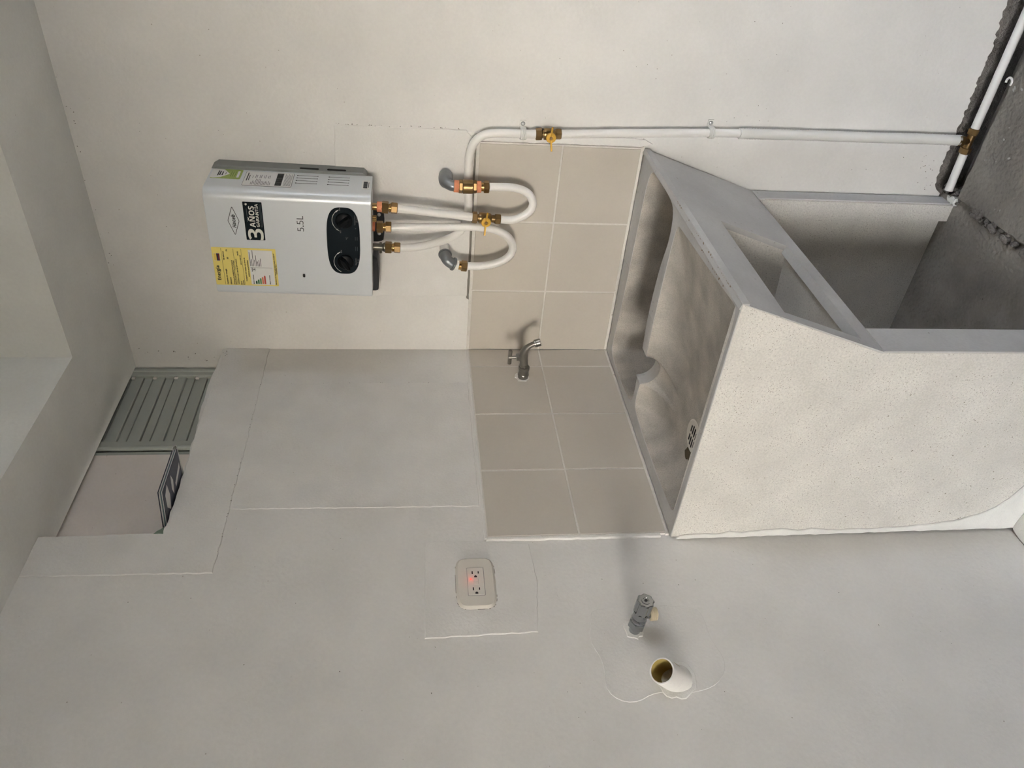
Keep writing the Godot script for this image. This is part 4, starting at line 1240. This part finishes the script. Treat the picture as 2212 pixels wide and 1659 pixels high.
	obj("threaded_outlet", b, surfaced(rgb(204, 190, 164), 0.5, null, null, 0.0), v)
	patch(v, face_back(-0.006), V2([-0.904, 0.118, -0.902, 0.146, -0.916, 0.153, -0.938, 0.150, -0.945, 0.130, -0.932, 0.116]), 0.003, M.white_paint, "plaster_ring", 0.006, 0.0025)
	# drain stub
	var d := thing("drain_pipe", "stub of drain pipe painted white outside and ochre inside, low on the left", "drain pipe", P(-1.02, 0.07, -0.006))
	var c0 := P(-1.0275, 0.073, -0.014)
	var c1 := P(-1.0395, 0.1185, 0.043)
	b = MB.new()
	var L := c0.distance_to(c1)
	b.lathe(PackedVector2Array([Vector2(0.0285, 0.0), Vector2(0.0235, 0.030), Vector2(0.0232, L - 0.001), Vector2(0.0226, L), Vector2(0.0208, L), Vector2(0.0203, L - 0.001)]), along(c0, c1 - c0), 40, false)
	obj("pipe_stub", b, M.patch, d)
	b = MB.new()
	b.lathe(PackedVector2Array([Vector2(0.0203, L - 0.0008), Vector2(0.0202, -0.02), Vector2(0.0, -0.02)]), along(c0, c1 - c0), 40)
	obj("bore", b, M.pvc, d)
	b = MB.new()
	var dn := (c1 - c0).normalized()
	var eye := Vector3(-0.73, 0.48, 1.24)
	var o3 := ((eye - dn * eye.dot(dn)).normalized() * 0.62 + Vector3.RIGHT * 0.78).normalized()
	o3 = (o3 - dn * o3.dot(dn)).normalized()
	b.prism(V2([-0.0035, -0.014, 0.0025, -0.012, 0.0035, 0.006, -0.0025, 0.009]), -0.003, 0.0004, Transform3D(Basis(dn.cross(o3), dn, o3), c0.lerp(c1, 0.50) + o3 * 0.0234))
	obj("bare_patch", b, M.pvc, d)
	patch(d, face_back(-0.006), V2([-0.995, 0.055, -0.990, 0.085, -1.005, 0.112, -1.035, 0.118, -1.062, 0.105, -1.068, 0.070, -1.05, 0.045, -1.02, 0.040]), 0.002, M.white_paint, "plaster_ring", 0.008, 0.003)
	# power outlet: a decorator plate set on its side
	var o := thing("power_outlet", "off-white double socket plate with glowing red light, mounted sideways", "outlet", P(-0.801, 0.392, -0.006))
	b = MB.new()
	b.prism(super_ellipse(-0.801, 0.4315, 0.0615, 0.0400, 5.0, 80), -0.0015, 0.0070, face_back(-0.005), 0.0045, true)
	var pt := obj("cover_plate", b, M.plate, o)
	b = MB.new()
	var rim := super_ellipse(-0.801, 0.4315, 0.0618, 0.0403, 5.0, 80)
	for i in 80:
		if i % 7 in [0, 2, 3, 4] or (i > 4 and i < 14) or i > 66: continue
		var p := rim[i]
		var q := rim[(i + 1) % 80]
		var w := (q - p).orthogonal().normalized() * rng.randf_range(0.0003, 0.0010)
		b.prism(PackedVector2Array([p - w * 0.4, q - w * 0.4, q + w, p + w]), 0.0, 0.0026, face_back(-0.0060))
	obj("edge_gap", b, M.dirt, pt).set_meta("kind", "stuff")
	b = MB.new()
	b.prism(round_rect(-0.801, 0.4315, 0.0338, 0.0172, 0.0015), -0.001, 0.0004, face_back(0.0020))
	obj("gap", b, M.grey_ink, pt)
	b = MB.new()
	b.prism(round_rect(-0.801, 0.4315, 0.0331, 0.0165, 0.0013), -0.001, 0.0012, face_back(0.0020), 0.0005)
	var dv := obj("socket_body", b, M.device, o)
	for cx in [-0.7800, -0.8195]:
		b = MB.new()
		b.box(P(cx - 0.0035, 0.4365, 0.0025), P(cx + 0.0035, 0.4388, 0.0034))
		b.box(P(cx - 0.0028, 0.4245, 0.0025), P(cx + 0.0028, 0.4266, 0.0034))
		b.prism(V2([cx - 0.0120, 0.4288, cx - 0.0095, 0.4285, cx - 0.0075, 0.4300, cx - 0.0068, 0.4315, cx - 0.0075, 0.4330, cx - 0.0095, 0.4345, cx - 0.0120, 0.4342]), 0.0, 0.0014, face_back(0.0020))
		obj("socket_slot", b, M.hole, dv)
	for q in [-0.7985, -0.8060]:
		b = MB.new()
		b.box(P(q - 0.0034, 0.4262, 0.0025), P(q + 0.0034, 0.4368, 0.0041), 0.0006)
		obj("test_button", b, M.plate, dv)
	b = MB.new()
	b.lathe(PackedVector2Array([Vector2(0.0019, 0.0), Vector2(0.0016, 0.0006), Vector2(0.0, 0.0008)]), along(P(-0.7960, 0.4413, 0.0031), Bk), 16, false, true)
	obj("indicator_light", b, M.led, dv)
	var ol := OmniLight3D.new()
	ol.name = "indicator_glow"
	ol.position = P(-0.7960, 0.4413, 0.0057)
	ol.light_color = Color(1.0, 0.25, 0.2)
	ol.light_energy = 0.000002
	ol.omni_range = 0.3
	ol.omni_attenuation = 2.0
	ol.light_size = 0.0016
	ol.shadow_enabled = true
	add_child(ol)

# ---------- behind and on the high opening ----------
func opening() -> void:
	var b := MB.new()
	b.box(P(-0.95, 0.85, -0.12), P(-0.334, 1.60, -0.078), 0.0)
	b.box(P(-0.95, 0.85, -0.16), P(0.10, 1.60, -0.12), 0.0)
	struct("wall_behind", b, M.board)
	var s := thing("louvre_shutter", "grey metal louvred shutter seen through the high opening", "shutter", P(-0.165, 0.95, -0.09))
	b = MB.new()
	b.box(P(-0.030, 0.95, -0.112), P(0.004, 1.40, -0.070), 0.002)
	b.tube(PackedVector3Array([P(-0.012, 0.95, -0.070), P(-0.012, 1.40, -0.070)]), 0.004, 12)
	obj("stile", b, M.shutter, s)
	b = MB.new()
	b.box(P(-0.312, 0.95, -0.112), P(-0.290, 1.40, -0.072), 0.002)
	b.tube(PackedVector3Array([P(-0.315, 0.95, -0.074), P(-0.315, 1.40, -0.074)]), 0.0062, 16)
	b.box(P(-0.334, 0.95, -0.112), P(-0.323, 1.40, -0.078), 0.001)
	obj("stile", b, M.shutter, s)
	for i in 7:
		var y := 1.3845 - 0.0547 * i
		b = MB.new()
		var prof := V2([-0.0835, y, -0.0805, y - 0.0012, -0.0805, y - 0.0195, -0.0790, y - 0.0200, -0.0790, y - 0.0212, -0.0830, y - 0.0218, -0.0830, y - 0.0232, -0.0805, y - 0.0240, -0.0785, y - 0.0370, -0.0762, y - 0.0520, -0.0770, y - 0.0535, -0.0835, y - 0.0540, -0.090, y - 0.0540, -0.090, y])
		b.prism(prof, 0.026, 0.292, Transform3D(Basis(Vector3.BACK, Vector3.UP, Vector3.LEFT), Vector3(0, Y0, 0)))
		obj("slat", b, M.shutter, s)
		b = MB.new()
		b.box(P(-0.0385, y - 0.0330, -0.079), P(-0.0295, y - 0.0235, -0.0735), 0.0015)
		obj("slat_pin", b, M.plate, s)
	# folded brochure lying on the sill, one corner over the edge
	var k := thing("brochure", "folded navy brochure lying on the sill, one corner jutting over its edge", "brochure", P(-0.53, 1.067, 0.0))
	var flat := Transform3D(Basis(Vector3.RIGHT, Vector3.BACK, Vector3.UP), Vector3(0, Y0, 0))
	var quad := V2([-0.465, 0.061, -0.592, 0.058, -0.622, -0.060, -0.478, -0.060])
	b = MB.new()
	b.prism(quad, 1.0672, 1.0684, flat)
	var cov := obj("cover", b, M.navy, k)
	for i in 4:
		b = MB.new()
		var y := 1.0694 + 0.0026 * i
		var sh := 0.0012 * i
		b.prism(V2([-0.466 + sh, 0.0605 - sh * 0.6, -0.5915, 0.0575 - sh * 0.3, -0.6215, -0.060, -0.478, -0.060]), y, y + 0.0013, flat, 0.0002)
		obj("page", b, [M.paper, M.teal, M.paper, M.navy][i], k)
	b = MB.new()
	var fold := PackedVector2Array()
	for i in 11: fold.append(Vector2(-0.466 + 0.014 * sin(PI * i / 10.0), 1.0732 - 0.0050 * cos(PI * i / 10.0)))
	for i in 11: fold.append(Vector2(-0.466 + 0.0125 * sin(PI * (10 - i) / 10.0), 1.0732 - 0.0040 * cos(PI * (10 - i) / 10.0)))
	b.prism(fold, 0.0605, -0.058, Transform3D(Basis(Vector3.RIGHT, Vector3.UP, Vector3.BACK), Vector3(0, Y0, 0)))
	obj("folded_edge", b, M.paper, k)
	b = MB.new()
	b.prism(V2([-0.565, 0.052, -0.585, 0.040, -0.590, 0.010, -0.575, -0.01, -0.562, 0.02]), 1.0668, 1.0674, flat)
	b.prism(V2([-0.535, 0.050, -0.545, 0.02, -0.540, 0.0, -0.528, 0.03]), 1.0668, 1.0674, flat)
	b.prism(V2([-0.475, 0.030, -0.52, 0.012, -0.52, 0.002, -0.478, 0.018]), 1.0668, 1.0674, flat)
	obj("cover_print", b, M.paper, cov)
